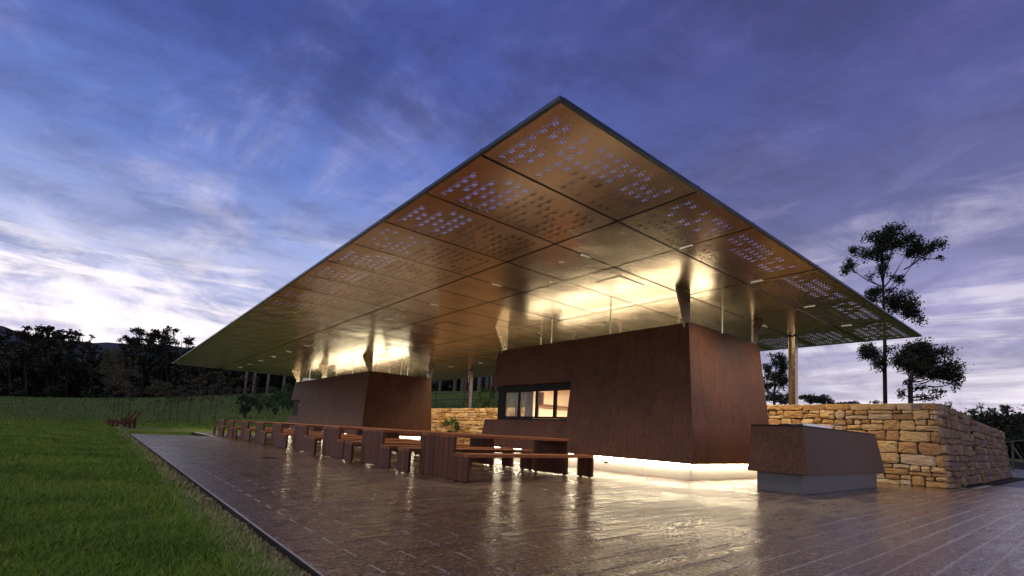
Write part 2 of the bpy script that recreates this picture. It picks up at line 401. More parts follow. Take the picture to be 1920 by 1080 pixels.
up = [(17, 3.5, 1.9), (17, 7, 1.9), (17, 20, 1.92), (17, 35, 1.85), (29, 4, 1.8), (40, 5, 1.6), (60, 12, 2.5), (17, 50, 1.3), (30, 20, 3.1), (24, 32, 2.9), (30, 60, 4.6), (18, 72, 3.0), (60, 40, 5.2), (100, 60, 6.5), (200, 60, 8), (120, 140, 11), (40, 90, 6.2), (28, 86, 6.0), (90, 20, 4.0), (300, 300, 22)]
up += [tuple(at(*a)) for a in [(835, 742, 50), (935, 742, 50), (880, 734, 72), (800, 734, 72), (940, 734, 72)]]
up = np.array(up)
class RBF:
    def __init__(s, P):
        s.P = P; n = len(P); d = np.hypot(P[:, None, 0] - P[None, :, 0], P[:, None, 1] - P[None, :, 1])
        A = np.zeros((n + 3, n + 3)); A[:n, :n] = d; A[:n, n] = A[n, :n] = 1
        A[:n, n + 1] = A[n + 1, :n] = P[:, 0]; A[:n, n + 2] = A[n + 2, :n] = P[:, 1]
        A[:n, :n] += np.eye(n) * -.6
        s.w = np.linalg.solve(A, np.r_[P[:, 2], 0, 0, 0])
    def __call__(s, x, y):
        d = np.sqrt((x[..., None] - s.P[:, 0]) ** 2 + (y[..., None] - s.P[:, 1]) ** 2 + .01)
        return d @ s.w[:-3] + s.w[-3] + s.w[-2] * x + s.w[-1] * y
RL, RU = RBF(low), RBF(up)
WX = 15.72; WY = 2.72; WZ = 2.05      # long retaining wall, its corner, its top
def sm(t): t = np.clip(t, 0, 1); return t * t * (3 - 2 * t)
def height(x, y):
    x = np.asarray(x, float); y = np.asarray(y, float)
    L = RL(x, y)
    # flat where the paving lies
    inside = (sm((x - .2) / .75)) * (1 - sm((y - 31.5) / 3)) * sm((y + 12) / 3) * (1 - sm((x - 19) / 4))
    inside = np.where(x > .6, inside, sm((x + 1.2) / 1.6) * (1 - sm((y - 30) / 4)) * sm((y + 12) / 3))
    L = L * (1 - inside) + (-.035) * inside
    L = np.where((x > .97) & (x < 16.5) & (y < 31) & (y > -8), -.16, L)
    L = np.where((x >= 16.5) & (x < 19.6) & (y < 2.4) & (y > -8), -.16, L)
    U = RU(x, y)
    tx = sm((x - (WX + .25)) / .12) * (1 - sm((x - 29.6) / 1.2) * (1 - sm((y - 12) / 20)))
    ty = sm((y - (WY + .28)) / .12)
    far = 1 - sm((y - 48) / 26) * (1 - sm((x - 18) / 18))
    k = tx * ty * far
    return L * (1 - k) + U * k
def hz(x, y): return float(height(np.array([x]), np.array([y]))[0])

def axis(vals):
    out = []
    for a, b2, st in vals: out += list(np.arange(a, b2, st))
    return np.array(sorted(set([round(v, 4) for v in out])))
gx = axis([(-700, -100, 60), (-100, -20, 5), (-20, -2, 1), (-2, .8, .1), (.8, 1.4, .06), (1.4, 15.5, .6), (15.5, 16.4, .06), (16.4, 30, .7), (30, 60, 2), (60, 160, 5), (160, 900, 60)])
gy = axis([(-300, -20, 40), (-20, -8.2, 2), (-8.2, -7.8, .1), (-7.8, 2.0, .4), (2, 3.4, .06), (3.4, 30.6, .6), (30.6, 31.4, .08), (31.4, 60, 1.), (60, 150, 3), (150, 1000, 60)])
GX, GY = np.meshgrid(gx, gy, indexing='ij'); GZ = height(GX, GY)
nx, ny = GX.shape
V = np.stack([GX, GY, GZ], -1).reshape(-1, 3)
idx = np.arange(nx * ny).reshape(nx, ny)
F = np.stack([idx[:-1, :-1], idx[1:, :-1], idx[1:, 1:], idx[:-1, 1:]], -1).reshape(-1, 4)
me = bpy.data.meshes.new('ground'); me.from_pydata(V.tolist(), [], F.tolist()); me.materials.append(MT['ground'])
me.polygons.foreach_set('use_smooth', [True] * len(me.polygons)); me.update()
tag(obj('ground', me), kind='structure')

# far wooded hill, upper left, and one far right
def ridge(name, pts, D, thick):
    mb = MB(); top = []; 
    for x, y in pts: top.append(at(x, y, D))
    n = len(top)
    rows = []
    for k, p in enumerate(top):
        ray = p - np.array([0, 0, CAMH]); u = ray / np.linalg.norm(ray[:2])
        rows.append([(p[0] - u[0] * thick, p[1] - u[1] * thick, -12), (p[0] - u[0] * thick * .4, p[1] - u[1] * thick * .4, p[2] * .62), tuple(p), (p[0] + u[0] * thick, p[1] + u[1] * thick, -12)])
    i = 0
    for r in rows: mb.v += r
    for k in range(n - 1):
        for j in range(3): mb.f.append((k * 4 + j, k * 4 + 4 + j, k * 4 + 5 + j, k * 4 + 1 + j))
    return mb.build(name, MT['hill'], smooth=True)
pts = []
for k in range(60):
    x = -220 + k * 12; y = 640 - 32 * math.exp(-((x + 20) / 70) ** 2) + 4 * mnoise.noise(Vector((k * .35, 0, 0))) + (x - 150) * (.05 if x > 150 else 0)
    pts.append((x, y))
tag(ridge('hills', pts, 700, 160), kind='structure')
pts = [(1500 + k * 14, 792 - 22 * math.exp(-((1500 + k * 14 - 1990) / 140) ** 2) + 3 * mnoise.noise(Vector((k * .5, 5, 0)))) for k in range(50)]
tag(ridge('hills', pts, 600, 140), kind='structure')

# ------------------------------------------------------------------ paving
tag_p = []
pv = MB()
pv.poly([(.985, -6, -.005), (16.9, -6, -.005), (16.9, 31, -.005), (3.8, 31, -.005), (3.8, 24.75, -.005), (.985, 24.75, -.005)])
pv.poly([(16.9, -6, -.0055), (19.5, -6, -.0055), (19.5, 2.35, -.0055), (16.9, 2.35, -.0055)])
pave = tag(pv.build('pavement', MT['grout'], fix=False), kind='structure')
mb = MB(); mb.box(.972, .985, -6, 24.75, -.16, -.004); mb.box(.955, 3.8, 24.752, 24.782, -.16, -.001); mb.box(3.77, 3.798, 24.79, 31, -.16, -.001); mb.box(19.502, 19.54, -6, 2.35, -.16, -.001)
mb.build('paving_edge', MT['soil'], pave)
pavers = []
PL, PW, J = .6, .2, .012
j = 0; y = -4.0
while y < 30.9:
    x = .99 - (j % 2) * .3 - .0
    while x < 19.5:
        x0, x1 = max(x, .99), min(x + PL, 19.498)
        okk = (x1 - x0) > .03 and not (y > 24.6 and x0 < 3.8) and not (x1 > 16.9 and y > 2.1) and not (x > WX + .1 and y > 3)
        if okk and y < 3 and (x - 0) * .35 > y + 9: okk = False
        if okk: pavers.append((x0 + J / 2, x1 - J / 2, y + J / 2, y + PW - J / 2))
        x += PL
    y += PW; j += 1
def depth_of(x, y): return RM[2][0] * x + RM[2][1] * y
def inview(x, y):
    q = RM @ np.array([x, y, -CAMH]); 
    if q[2] < .3: return False
    u = PPX + FPX * q[0] / q[2]; v = PPY + FPX * q[1] / q[2]
    return -60 < u < 1980 and v < 1130
pavers.sort(key=lambda p: (0 if inview((p[0] + p[1]) / 2, (p[2] + p[3]) / 2) else 1, depth_of((p[0] + p[1]) / 2, (p[2] + p[3]) / 2)))
variants = []
for k in range(6):
    mb = MB(); c = .003
    mb.bbox(-(PL - J) / 2, (PL - J) / 2, -(PW - J) / 2, (PW - J) / 2, -.05, 0, c)
    variants.append({})
def paver_mesh(w):
    key = round(w, 3)
    if key not in paver_cache:
        mb = MB(); mb.bbox(-w / 2, w / 2, -(PW - J) / 2, (PW - J) / 2, -.045, 0, .003); me = mb.mesh('paver', MT['paver']); fixn(me); paver_cache[key] = me
    return paver_cache[key]
paver_cache = {}
for p in pavers[:300]:
    o = obj('paver', paver_mesh(p[1] - p[0]), pave, ((p[0] + p[1]) / 2, (p[2] + p[3]) / 2, random.uniform(-.0015, .0012)))
    o.rotation_euler = (random.gauss(0, .0022), random.gauss(0, .0012), 0)
mb = MB()
for p in pavers[300:]:
    z = random.uniform(-.0015, .001); a, b2 = random.gauss(0, .0004), random.gauss(0, .0006); i = len(mb.v)
    mb.v += [(p[0], p[2], -.02), (p[1], p[2], -.02), (p[1], p[3], -.02), (p[0], p[3], -.02), (p[0] + .002, p[2] + .002, z - b2 + a), (p[1] - .002, p[2] + .002, z - b2 - a), (p[1] - .002, p[3] - .002, z + b2 - a), (p[0] + .002, p[3] - .002, z + b2 + a)]
    mb.f += [(i + 4, i + 5, i + 6, i + 7), (i, i + 1, i + 5, i + 4), (i + 1, i + 2, i + 6, i + 5), (i + 2, i + 3, i + 7, i + 6), (i + 3, i, i + 4, i + 7)]
o = mb.build('paver_field', MT['paver'], pave, fix=False); o['kind'] = 'stuff'
# drain cover in the paving and two small recessed floor lights
t = empty('drain_cover', (2.9, 11.6, 0)); tag(t, 'small dark metal drain cover let into the wet paving left of the tables', 'drain')
mb = MB(); mb.box(2.74, 3.06, 11.44, 11.76, -.001, .004); mb.build('frame', MT['dark'], t)
for k in range(6):
    mb = MB(); mb.box(2.765 + k * .048, 2.79 + k * .048, 11.46, 11.74, .004, .008); mb.build('bar', MT['steel'] if k == 9 else MT['dark'], t)
for k, (x, y) in enumerate(((6.83, 8.64), (6.46, 8.04))):
    t = empty('floor_light', (x, y, 0)); tag(t, 'small round floor light in the paving under the nearest table, ' + ('the one farther back' if k == 0 else 'the one nearer the bench'), 'light')
    mb = MB(); mb.tube([(x, y, -.002), (x, y, .005)], .045, 14); mb.build('rim', MT['steel'], t)
    mb = MB(); mb.tube([(x, y, .005), (x, y, .008)], .032, 14); mb.build('lens', MT['slot'], t)

mb = MB(); mb.poly([(16.9, 2.352, -.03), (31, 2.352, -.03), (31, 3.4, -.03), (16.9, 3.0, -.03), (15.8, 2.9, -.03), (15.8, 2.352, -.03)][:4])
tag(mb.build('verge', MT['soil'], fix=False), kind='structure')
# road at the far right with painted lines
mb = MB(); mb.poly([(19.9, -3, -.04), (90, -3, -.04), (90, 10.8, -.04), (31.2, 4.0, -.04), (30.2, 2.3, -.04), (19.9, 2.3, -.04)])
tag(mb.build('road', MT['road'], fix=False), kind='structure')
mb = MB(); mb.box(27, 60, 1.5, 1.62, -.047, -.044); tag(mb.build('road_line', MT['white']), kind='structure')
mb = MB(); mb.box(24, 60, -.1, .02, -.047, -.044); tag(mb.build('road_line', MT['white']), kind='structure')

# ------------------------------------------------------------------ roof canopy
ZR = 4.16
XG = [3.25, 5.88, 7.50, 10.12, 12.76, 15.36, 17.96]
YG = [3.42 + 1.365 * k for k in range(27)]
roof = empty('canopy_roof', (XG[0], YG[0], ZR)); tag(roof, 'vast flat canopy roof with bronze metal panels pierced by rows of W shaped cut-outs', 'roof')
GAP = .042
# glyph: a W followed by a hook; u runs along -Y, v along +X
def glyph(sc):
    Wp = [(-.008, -.008), (.003, -.008), (.033, .056), (.047, .004), (.057, .004), (.082, .056), (.101, -.016), (.111, -.016), (.086, .080), (.076, .080), (.052, .026), (.038, .080), (.028, .080)]
    arc = []
    for k in range(9):
        a = math.radians(-120 + k * 200 / 8); arc.append((.128 + .028 * math.cos(a), .016 + .028 * math.sin(a)))
    for k in range(8, -1, -1):
        a = math.radians(-120 + k * 200 / 8); r = .028 - .010 * math.sin(math.pi * (k + .6) / 9.2)
        arc.append((.128 + r * math.cos(a), .016 + r * math.sin(a)))
    return [[(u * sc, v * sc) for u, v in Wp], [(u * sc, v * sc) for u, v in arc]]
def panel_mesh(w, d, seed, holes, dens=.5):
    """local frame: x 0..w, y 0..d, z 0 underside"""
    if not holes:
        mb = MB()
        # folded tray: a slightly dished sheet with turned-up edges
        N = 4; i0 = 0
        for a in range(N + 1):
            for b2 in range(N + 1):
                u, v = a / N, b2 / N; mb.v.append((u * w, v * d, -.004 * (16 * u * (1 - u) * v * (1 - v)) ** .7))
        for a in range(N):
            for b2 in range(N): i = a * (N + 1) + b2; mb.f.append((i, i + 1, i + N + 2, i + N + 1))
        mb.box(0, .003, 0, d, .0002, .035); mb.box(w - .003, w, 0, d, .0002, .035); mb.box(.0035, w - .0035, 0, .003, .0002, .035); mb.box(.0035, w - .0035, d - .003, d, .0002, .035)
        return mb.mesh('soffit_panel', MT['soffit'], smooth=False)
    R = random.Random(seed)
    cu = bpy.data.curves.new('tmp', 'CURVE'); cu.dimensions = '2D'; cu.fill_mode = 'BOTH'; cu.extrude = .0015
    def spl(pts):
        s2 = cu.splines.new('POLY'); s2.points.add(len(pts) - 1)
        for p, q in zip(s2.points, pts): p.co = (q[0], q[1], 0, 1)
        s2.use_cyclic_u = True
    spl([(0, 0), (w, 0), (w, d), (0, d)])
    x = .16
    while x < w - .17:
        # runs of glyphs along the row
        on = R.random() < dens; y = d - .06
        while y > .20:
            if R.random() < (.20 if on else .50): on = not on
            if on:
                sc = 1.0
                for cont in glyph(sc): spl([(x + v, y - u) for u, v in cont])
            y -= .186
        x += .152
    ob = bpy.data.objects.new('tmp', cu)
    me = bpy.data.meshes.new_from_object(ob); bpy.data.objects.remove(ob); 
    me.name = 'soffit_panel'; me.materials.clear(); me.materials.append(MT['soffit'])
    for v in me.vertices: v.co.z += .0015
    return me
pm_cache = {}
def get_panel(w, d, var, holes):
    key = (round(w, 3), round(d, 3), var, holes)
    if key not in pm_cache: pm_cache[key] = panel_mesh(w, d, 11 + var * 17, holes, [.46, .42, .5, .5][var % 4])
    return pm_cache[key]
for i in range(6):
    for k in range(26):
        w = XG[i + 1] - XG[i] - GAP; d = YG[k + 1] - YG[k] - GAP
        holes = (i in (0, 5)) or (k in (0, 25))
        var = (0 if k % 3 else 1) if i in (0, 5) else (i % 3)
        if i == 0 and k == 0: var = 3
        o = obj('soffit_panel', get_panel(w, d, var if holes else 0, holes), roof, (XG[i] + GAP / 2 - XG[0], YG[k] + GAP / 2 - YG[0], random.uniform(-.0012, .0012)))
        if not holes: o.rotation_euler = (random.gauss(0, .0012), random.gauss(0, .0007), 0)
# thin fascia frame, dark purlins behind the joints, deck above
X0, X1, Y0, Y1 = XG[0], XG[-1], YG[0], YG[-1]
for a in ((X0 - .03, X0 + .018, Y0 - .03, Y1 + .03), (X1 - .018, X1 + .03, Y0 - .03, Y1 + .03), (X0 + .0185, X1 - .0185, Y0 - .03, Y0 + .018), (X0 + .0185, X1 - .0185, Y1 - .018, Y1 + .03)):
    mb = MB(); n = 26 if a[3] - a[2] > 5 else 6
    for q in range(n):
        if n == 26: mb.box(a[0], a[1], a[2] + (a[3] - a[2]) * q / n + .006, a[2] + (a[3] - a[2]) * (q + 1) / n - .004, ZR - .006, ZR + .036)
        else:
            xa = XG[q] if q else a[0]; xb = XG[q + 1] if q < 5 else a[1]; mb.box(xa + .004, xb - .004, a[2], a[3], ZR - .006, ZR + .036)
    mb.build('fascia', MT['fascia'], roof)
mb = MB()
for x in XG[1:-1]: mb.box(x - .03, x + .03, Y0, Y1, ZR + .037, ZR + .075)
mb.build('purlin', MT['cavity'], roof)
mb = MB()
for y in YG[1:-1]: mb.box(X0, X1, y - .022, y + .022, ZR + .0375, ZR + .075)
for xa, xb in ((XG[0], XG[1] - .05), (XG[5] + .05, XG[6])):
    for y in YG[1:-1]: mb.box(xa, xb, y - .050, y + .050, ZR + .0065, ZR + .030)
for ya, yb3 in ((YG[0], YG[1] - .06), (YG[25] + .06, YG[26])):
    for x in XG[1:-1]: mb.box(x - .055, x + .055, ya, yb3, ZR + .0065, ZR + .030)
mb.build('rafter', MT['cavity'], roof)
mb = MB(); mb.box(X0 + 1.35, X1 - 1.1, Y0 + 1.05, Y1 - 1.0, ZR + .20, ZR + .24)
mb.box(X0 + 1.9, X1 - 1.6, Y0 + 1.5, Y1 - 1.5, ZR + .2405, ZR + .5)
mb.build('roof_deck', MT['cavity'], roof)
# flush hatches and ribbed light slots
for k in range(5):
    y = 6.40 + k * 6.825; mb = MB(); mb.box(8.0, 8.85, y, y + .62, ZR - .016, ZR - .012); h = mb.build('access_hatch', MT['soffit'], roof)
    mb = MB(); mb.box(7.985, 8.865, y - .015, y + .635, ZR - .0115, ZR - .005); mb.build('hatch_frame', MT['dark'], h)
slots = [(6.68, YG[2 + 2 * k], 'x') for k in range(12)] + [(14.2, YG[2 + 2 * k], 'x') for k in range(12)] + [(7.50, 4.58, 'y'), (10.12, 4.55, 'y'), (12.76, 4.5, 'y'), (15.36, 4.5, 'y')]
for sx, sy, ax in slots:
    t = empty('slot', (0, 0, 0)); COL.objects.unlink(t); bpy.data.objects.remove(t)
    mb = MB(); mbr = MB(); L = .24
    if ax == 'x':
        mb.box(sx - L / 2, sx + L / 2, sy - .018, sy + .018, ZR - .010, ZR - .007)
        for q in range(8): xx = sx - L / 2 + L * (q + .5) / 8; mbr.box(xx - .006, xx + .006, sy - .03, sy + .03, ZR - .02, ZR - .0105)
    else:
        mb.box(sx - .018, sx + .018, sy - L / 2, sy + L / 2, ZR - .010, ZR - .007)
        for q in range(8): yy = sy - L / 2 + L * (q + .5) / 8; mbr.box(sx - .03, sx + .03, yy - .006, yy + .006, ZR - .02, ZR - .0105)
    h = mb.build('light_slot', MT['slot'], roof); mbr.build('louvre', MT['steel'], h)
    li = bpy.data.lights.new('slot_lamp', 'SPOT'); li.shadow_soft_size = 0.0; li.spot_size = math.radians(112 if ax == 'x' and sx < 14 else 140); li.spot_blend = 1.0
    li.energy = 290 if sx < 14 and ax == 'x' else ({7.50: 10, 10.12: 280, 12.76: 240}.get(sx, 16) if ax == 'y' else 430); li.color = (1.0, .76, .46) if sx > 14 else (1.0, .84, .60)
    lo = bpy.data.objects.new('slot_lamp', li); lo.location = (sx, sy, ZR - .03); COL.objects.link(lo)

# steel posts on the far side
for k, y in enumerate((6.1, 12.6, 23.2, 29.8, 36.3)):
    names = ['nearest', 'second', 'middle', 'fourth', 'farthest']
    t = empty('canopy_post', (15.98, y, 1.8)); tag(t, names[k] + ' bronze steel post holding the canopy behind the stone wall', 'post', 'canopy posts behind the wall')
    mb = MB(); mb.box(15.88, 16.08, y - .10, y - .075, 1.6, ZR - .02); mb.build('flange', MT['post'], t)
    mb = MB(); mb.box(15.88, 16.08, y + .075, y + .10, 1.6, ZR - .02); mb.build('flange', MT['post'], t)
    mb = MB(); mb.box(15.972, 15.988, y - .075, y + .075, 1.6, ZR - .02); mb.build('web', MT['post'], t)
    mb = MB(); mb.box(15.85, 16.11, y - .13, y + .13, ZR - .0195, ZR - .008); mb.build('cap_plate', MT['dark'], t)

# ------------------------------------------------------------------ pavilions
def clip(poly, nrm, c):
    out = []
    for a, b2 in zip(poly, poly[1:] + poly[:1]):
        da = nrm[0] * a[0] + nrm[1] * a[1] - c; db = nrm[0] * b2[0] + nrm[1] * b2[1] - c
        if da <= 0: out.append(a)
        if (da < 0 < db) or (db < 0 < da):
            t = da / (da - db); out.append((a[0] + t * (b2[0] - a[0]), a[1] + t * (b2[1] - a[1])))
    return out
def area(p): return abs(sum(a[0] * b2[1] - b2[0] * a[1] for a, b2 in zip(p, p[1:] + p[:1]))) / 2
def face_panels(root, fmap, u0f, u1f, z0, z1, cw, breaks, notch=None, gap=.004, name='wall_panel', m='corten', th=.007, back=True, seed=1, bname='wall_backing'):
    """fmap(u,z,off)->3D ; u0f/u1f: (value at z0, value at z1); notch (ua,ub,za,zb)"""
    R = random.Random(seed); H = z1 - z0
    s0 = (u0f[1] - u0f[0]) / H; s1 = (u1f[1] - u1f[0]) / H
    n0 = (-1, s0); c0 = -u0f[0] + s0 * z0          # u >= u0(z)
    n1 = (1, -s1); c1 = u1f[0] - s1 * z0           # u <= u1(z)
    ua, ub = min(u0f), max(u1f); n = max(1, round((ub - ua) / cw)); us = [ua + (ub - ua) * k / n for k in range(n + 1)]
    if notch: us = sorted(set([round(u, 4) for u in us if not (abs(u - notch[0]) < cw * .3 or abs(u - notch[1]) < cw * .3)] + [u for u in (notch[0], notch[1]) if ua < u < ub]))
    bk = MB()
    for q, (a, b2) in enumerate(zip(us, us[1:])):
        zb = [z0] + [breaks[q % len(breaks)]] + [z1]
        if notch and a >= notch[0] - 1e-4 and b2 <= notch[1] + 1e-4: segs = [(z0, notch[2]), (notch[3], z1)]
        else: segs = list(zip(zb, zb[1:]))
        for za, zc in segs:
            for g, tgt in ((0, 'b'), (gap / 2, 'p')):
                po = [(a + g, za + g), (b2 - g, za + g), (b2 - g, zc - g), (a + g, zc - g)]
                po = clip(po, n0, c0 - (g if tgt == 'p' else 0)); po = clip(po, n1, c1 - (g if tgt == 'p' else 0)) if len(po) > 2 else []
                if len(po) < 3 or area(po) < .004: continue
                if tgt == 'b': bk.poly([fmap(u, z, -.012) for u, z in po])
                else:
                    off = R.uniform(-.0008, .0008); mb = MB()
                    A = [fmap(u, z, off - th) for u, z in po]; C2 = [fmap(u, z, off) for u, z in po]; i = 0
                    k = len(po); mb.v = [tuple(p) for p in A + C2]; mb.f = [tuple(range(k, 2 * k))] + [(e, (e + 1) % k, k + (e + 1) % k, k + e) for e in range(k)]
                    mb.build(name, MT[m], root)
    if back and bk.f: bk.build(bname, MT['dark'], root, fix=False)

def pavilion(name, label, xb, yb, xe, ye, zb, zt, mW, mS, mN, notch, finY, glassN, rightmull, shared_seed):
    """xb,yb near corner of the skin at its bottom edge; slopes m per metre of height"""
    H = zt - zb; root = empty(name, (xb, yb, 0)); tag(root, label, 'pavilion')
    fW = lambda u, z, o: (xb + mW * (z - zb) - o, u, z)
    fE = lambda u, z, o: (xe + o, u, z)
    fS = lambda u, z, o: (u, yb + mS * (z - zb) - o, z)
    fN = lambda u, z, o: (u, ye - mN * (z - zb) + o, z)
    ytS, ytN, xt = yb + mS * H, ye - mN * H, xb + mW * H
    br = [1.42, 1.72] if notch else [1.4]
    face_panels(root, fW, (yb, ytS), (ye, ytN), zb, zt, .56, br, (notch[0], 99, notch[1], notch[2]), seed=shared_seed, name='wall_panel', gap=.005 if ye < 20 else .016)
    face_panels(root, fS, (xb, xt), (xe, xe), zb, zt, .62, [1.72, 2.25, 1.42], None, seed=shared_seed + 1)
    face_panels(root, fE, (yb, ytS), (ye, ytN), zb, zt, .62, br, None, seed=shared_seed + 2)
    nx1 = xb + 1.75
    face_panels(root, fN, (xb, xt), (xe, xe), zb, zt, .62, br, (-9, nx1, notch[1], notch[2]), seed=shared_seed + 3)
    # corner trims give a crisp folded edge
    mb = MB(); e0 = np.array([xb, yb, zb]); e1 = np.array([xt, ytS, zt])
    mb.v = [tuple(e0 + d) for d in ((-.001, -.001, 0), (.03, .004, 0), (.004, .03, 0))] + [tuple(e1 + d) for d in ((-.001, -.001, 0), (.03, .004, 0), (.004, .03, 0))]
    mb.f = [(0, 1, 4, 3), (0, 3, 5, 2), (1, 2, 5, 4), (0, 2, 1), (3, 4, 5)]; mb.build('corner_trim', MT['corten'], root)
    # underside lip, parapet cap, plinth
    mb = MB(); mb.poly([(xb + .012, yb + .012, zb + .004), (xe - .012, yb + .012, zb + .004), (xe - .012, ye - .012, zb + .004), (xb + .012, ye - .012, zb + .004)]); mb.build('underside', MT['dark'], root, fix=False)
    px, py = xb + .16, yb + .15
    mb = MB(); mb.bbox(px, xe - .12, py, ye - .15, -.002, zb + .003, .006); pl = mb.build('plinth', MT['concrete'], root)
    mb = MB(); q = 1.2
    for yy in np.arange(py + q, ye - .3, q * 1.9): mb.box(px - .0008, px + .002, yy, yy + .005, .0, zb - .002)
    mb.build('plinth_joint', MT['cavity'], pl)
    for (a, b2, c, d2) in ((px - .075, px - .035, py + .0, ye - .2), (px, xe - .2, py - .075, py - .035)):
        mb = MB(); mb.box(a, b2, c, d2, zb - .016, zb - .002); mb.build('plinth_light_strip', MT['led'], root)
    # parapet tray with the uplight channel
    mb = MB(); mb.box(xt + .01, xe - .01, ytS + .01, ytN - .01, zt - .14, zt - .12); mb.build('parapet_tray', MT['post'], root)
    for (a, b2, c, d2) in ((xt + .85, xt + .91, ytS + .55, ytN - .35), (xe - 1.0, xe - .94, ytS + .9, ytN - .35), (xt + 1.3, xe - 1.2, ytS + .60, ytS + .66)):
        mb = MB(); mb.box(a, b2, c, d2, zt - .115, zt - .075); mb.build('uplight_strip', MT['up' if ye < 20 else 'up2'], root)
    # clerestory glazing
    g0, g1, h0, h1 = xt + .13, xe - .13, ytS + .12, ytN - .12; zg0, zg1 = zt - .118, ZR - .012
    for k in range(3 if ye - yb < 9 else 5):
        n = 3 if ye - yb < 9 else 5; a = h0 + (h1 - h0) * k / n; c = h0 + (h1 - h0) * (k + 1) / n
        for X in (g0, g1):
            mb = MB(); mb.box(X - .004, X + .004, a + .012, c - .012, zg0, zg1); mb.build('clerestory_pane', MT['glass'], root)
            if k: mb = MB(); mb.box(X - .012, X + .012, a - .010, a + .010, zg0, zg1); mb.build('mullion', MT['mull'], root)
    for k in range(2):
        a = g0 + (g1 - g0) * k / 2; c = g0 + (g1 - g0) * (k + 1) / 2
        for Y in (h0, h1):
            mb = MB(); mb.box(a + .012, c - .012, Y - .004, Y + .004, zg0, zg1); mb.build('clerestory_pane', MT['glass'], root)
            if k: mb = MB(); mb.box(a - .010, a + .010, Y - .012, Y + .012, zg0, zg1); mb.build('mullion', MT['mull'], root)
    # flared fins carrying the roof
    for y in finY:
        for X, sgn in ((xt, -1), (xe, 1)):
            a = X - sgn * .17; mb = MB()
            mb.extr([(a, y, zt - .1), (X + sgn * .025, y, zt - .1), (X + sgn * .03, y, zt + .05), (X + sgn * .36, y, ZR - .03), (X + sgn * .36, y, ZR - .008), (a, y, ZR - .008)], (0, .055, 0))
            mb.build('roof_fin', MT['post'], root)
    # window recess
    ya, z0, z1 = notch; wx = xt - .02; wy = ytN - .12
    mb = MB()
    xa = lambda z: xb + mW * (z - zb) + .006
    yb2 = lambda z: ye - mN * (z - zb) - .006
    for z in (z0, z1):
        mb.poly([(xa(z), ya, z), (wx, ya, z), (wx, wy, z), (nx1, wy, z), (nx1, yb2(z), z), (xa(z), yb2(z), z)])
    mb.poly([(xa(z0), ya, z0), (wx, ya, z0), (wx, ya, z1), (xa(z1), ya, z1)]); mb.poly([(nx1, wy, z0), (nx1, yb2(z0), z0), (nx1, yb2(z1), z1), (nx1, wy, z1)])
    mb.build('window_recess', MT['corten'], root, fix=False)
    return dict(root=root, wx=wx, wy=wy, nx1=nx1, xt=xt, ytS=ytS, ytN=ytN)

P1 = pavilion('steel_pavilion', 'near rust brown steel pavilion with four windows and a glowing base', 9.39, 5.48, 13.17, 12.93, .34, 3.42, .117, .123, .098, (9.22, 1.19, 2.25), (5.93, 12.42), 3, 1, 3)
r = P1['root']; wx, wy = P1['wx'], P1['wy']
# four windows in the long face: frame (> pane)
def window(root, u0, u1, z0, z1, axis, c, fr=.045):
    mb = MB(); d = .05
    rects = [(u0, u0 + fr, z0, z1), (u1 - fr, u1, z0, z1), (u0 + fr, u1 - fr, z0, z0 + fr), (u0 + fr, u1 - fr, z1 - fr, z1)]
    for a, b2, e, f in rects:
        if axis == 'x': mb.box(c, c + d, a, b2, e, f)
        else: mb.box(a, b2, c, c + d, e, f)
    w = mb.build('window', MT['dark'], root)
    mb = MB()
    if axis == 'x': mb.box(c + .022, c + .028, u0 + fr, u1 - fr, z0 + fr, z1 - fr)
    else: mb.box(u0 + fr, u1 - fr, c + .022, c + .028, z0 + fr, z1 - fr)
    mb.build('pane', MT['glass'], w)
    mb = MB(); t2 = .012
    for a, b2, e, f in [(u0 + fr, u0 + fr + t2, z0 + fr, z1 - fr), (u1 - fr - t2, u1 - fr, z0 + fr, z1 - fr), (u0 + fr + t2, u1 - fr - t2, z0 + fr, z0 + fr + t2), (u0 + fr + t2, u1 - fr - t2, z1 - fr - t2, z1 - fr)]:
        if axis == 'x': mb.box(c - .004, c + .02, a, b2, e, f)
        else: mb.box(a, b2, c - .004, c + .02, e, f)
    mb.build('pane_bead', MT['timberv'], w)
    return w
mb = MB(); mb.box(wx, wx + .08, 9.222, wy, 2.10, 2.2495); mb.box(wx, wx + .08, 9.222, wy, 1.1905, 1.245); mb.box(wx, wx + .09, 12.17, wy, 1.2455, 2.0995); mb.build('window_surround', MT['dark'], r)
for a, b2 in ((11.47, 12.165), (10.69, 11.46), (9.94, 10.68), (9.225, 9.93)): window(r, a, b2, 1.25, 2.095, 'x', wx + .01)
for k in range(2):
    a = wx + .12 + k * .66; window(r, a, a + .64, 1.22, 2.20, 'y', wy - .06)
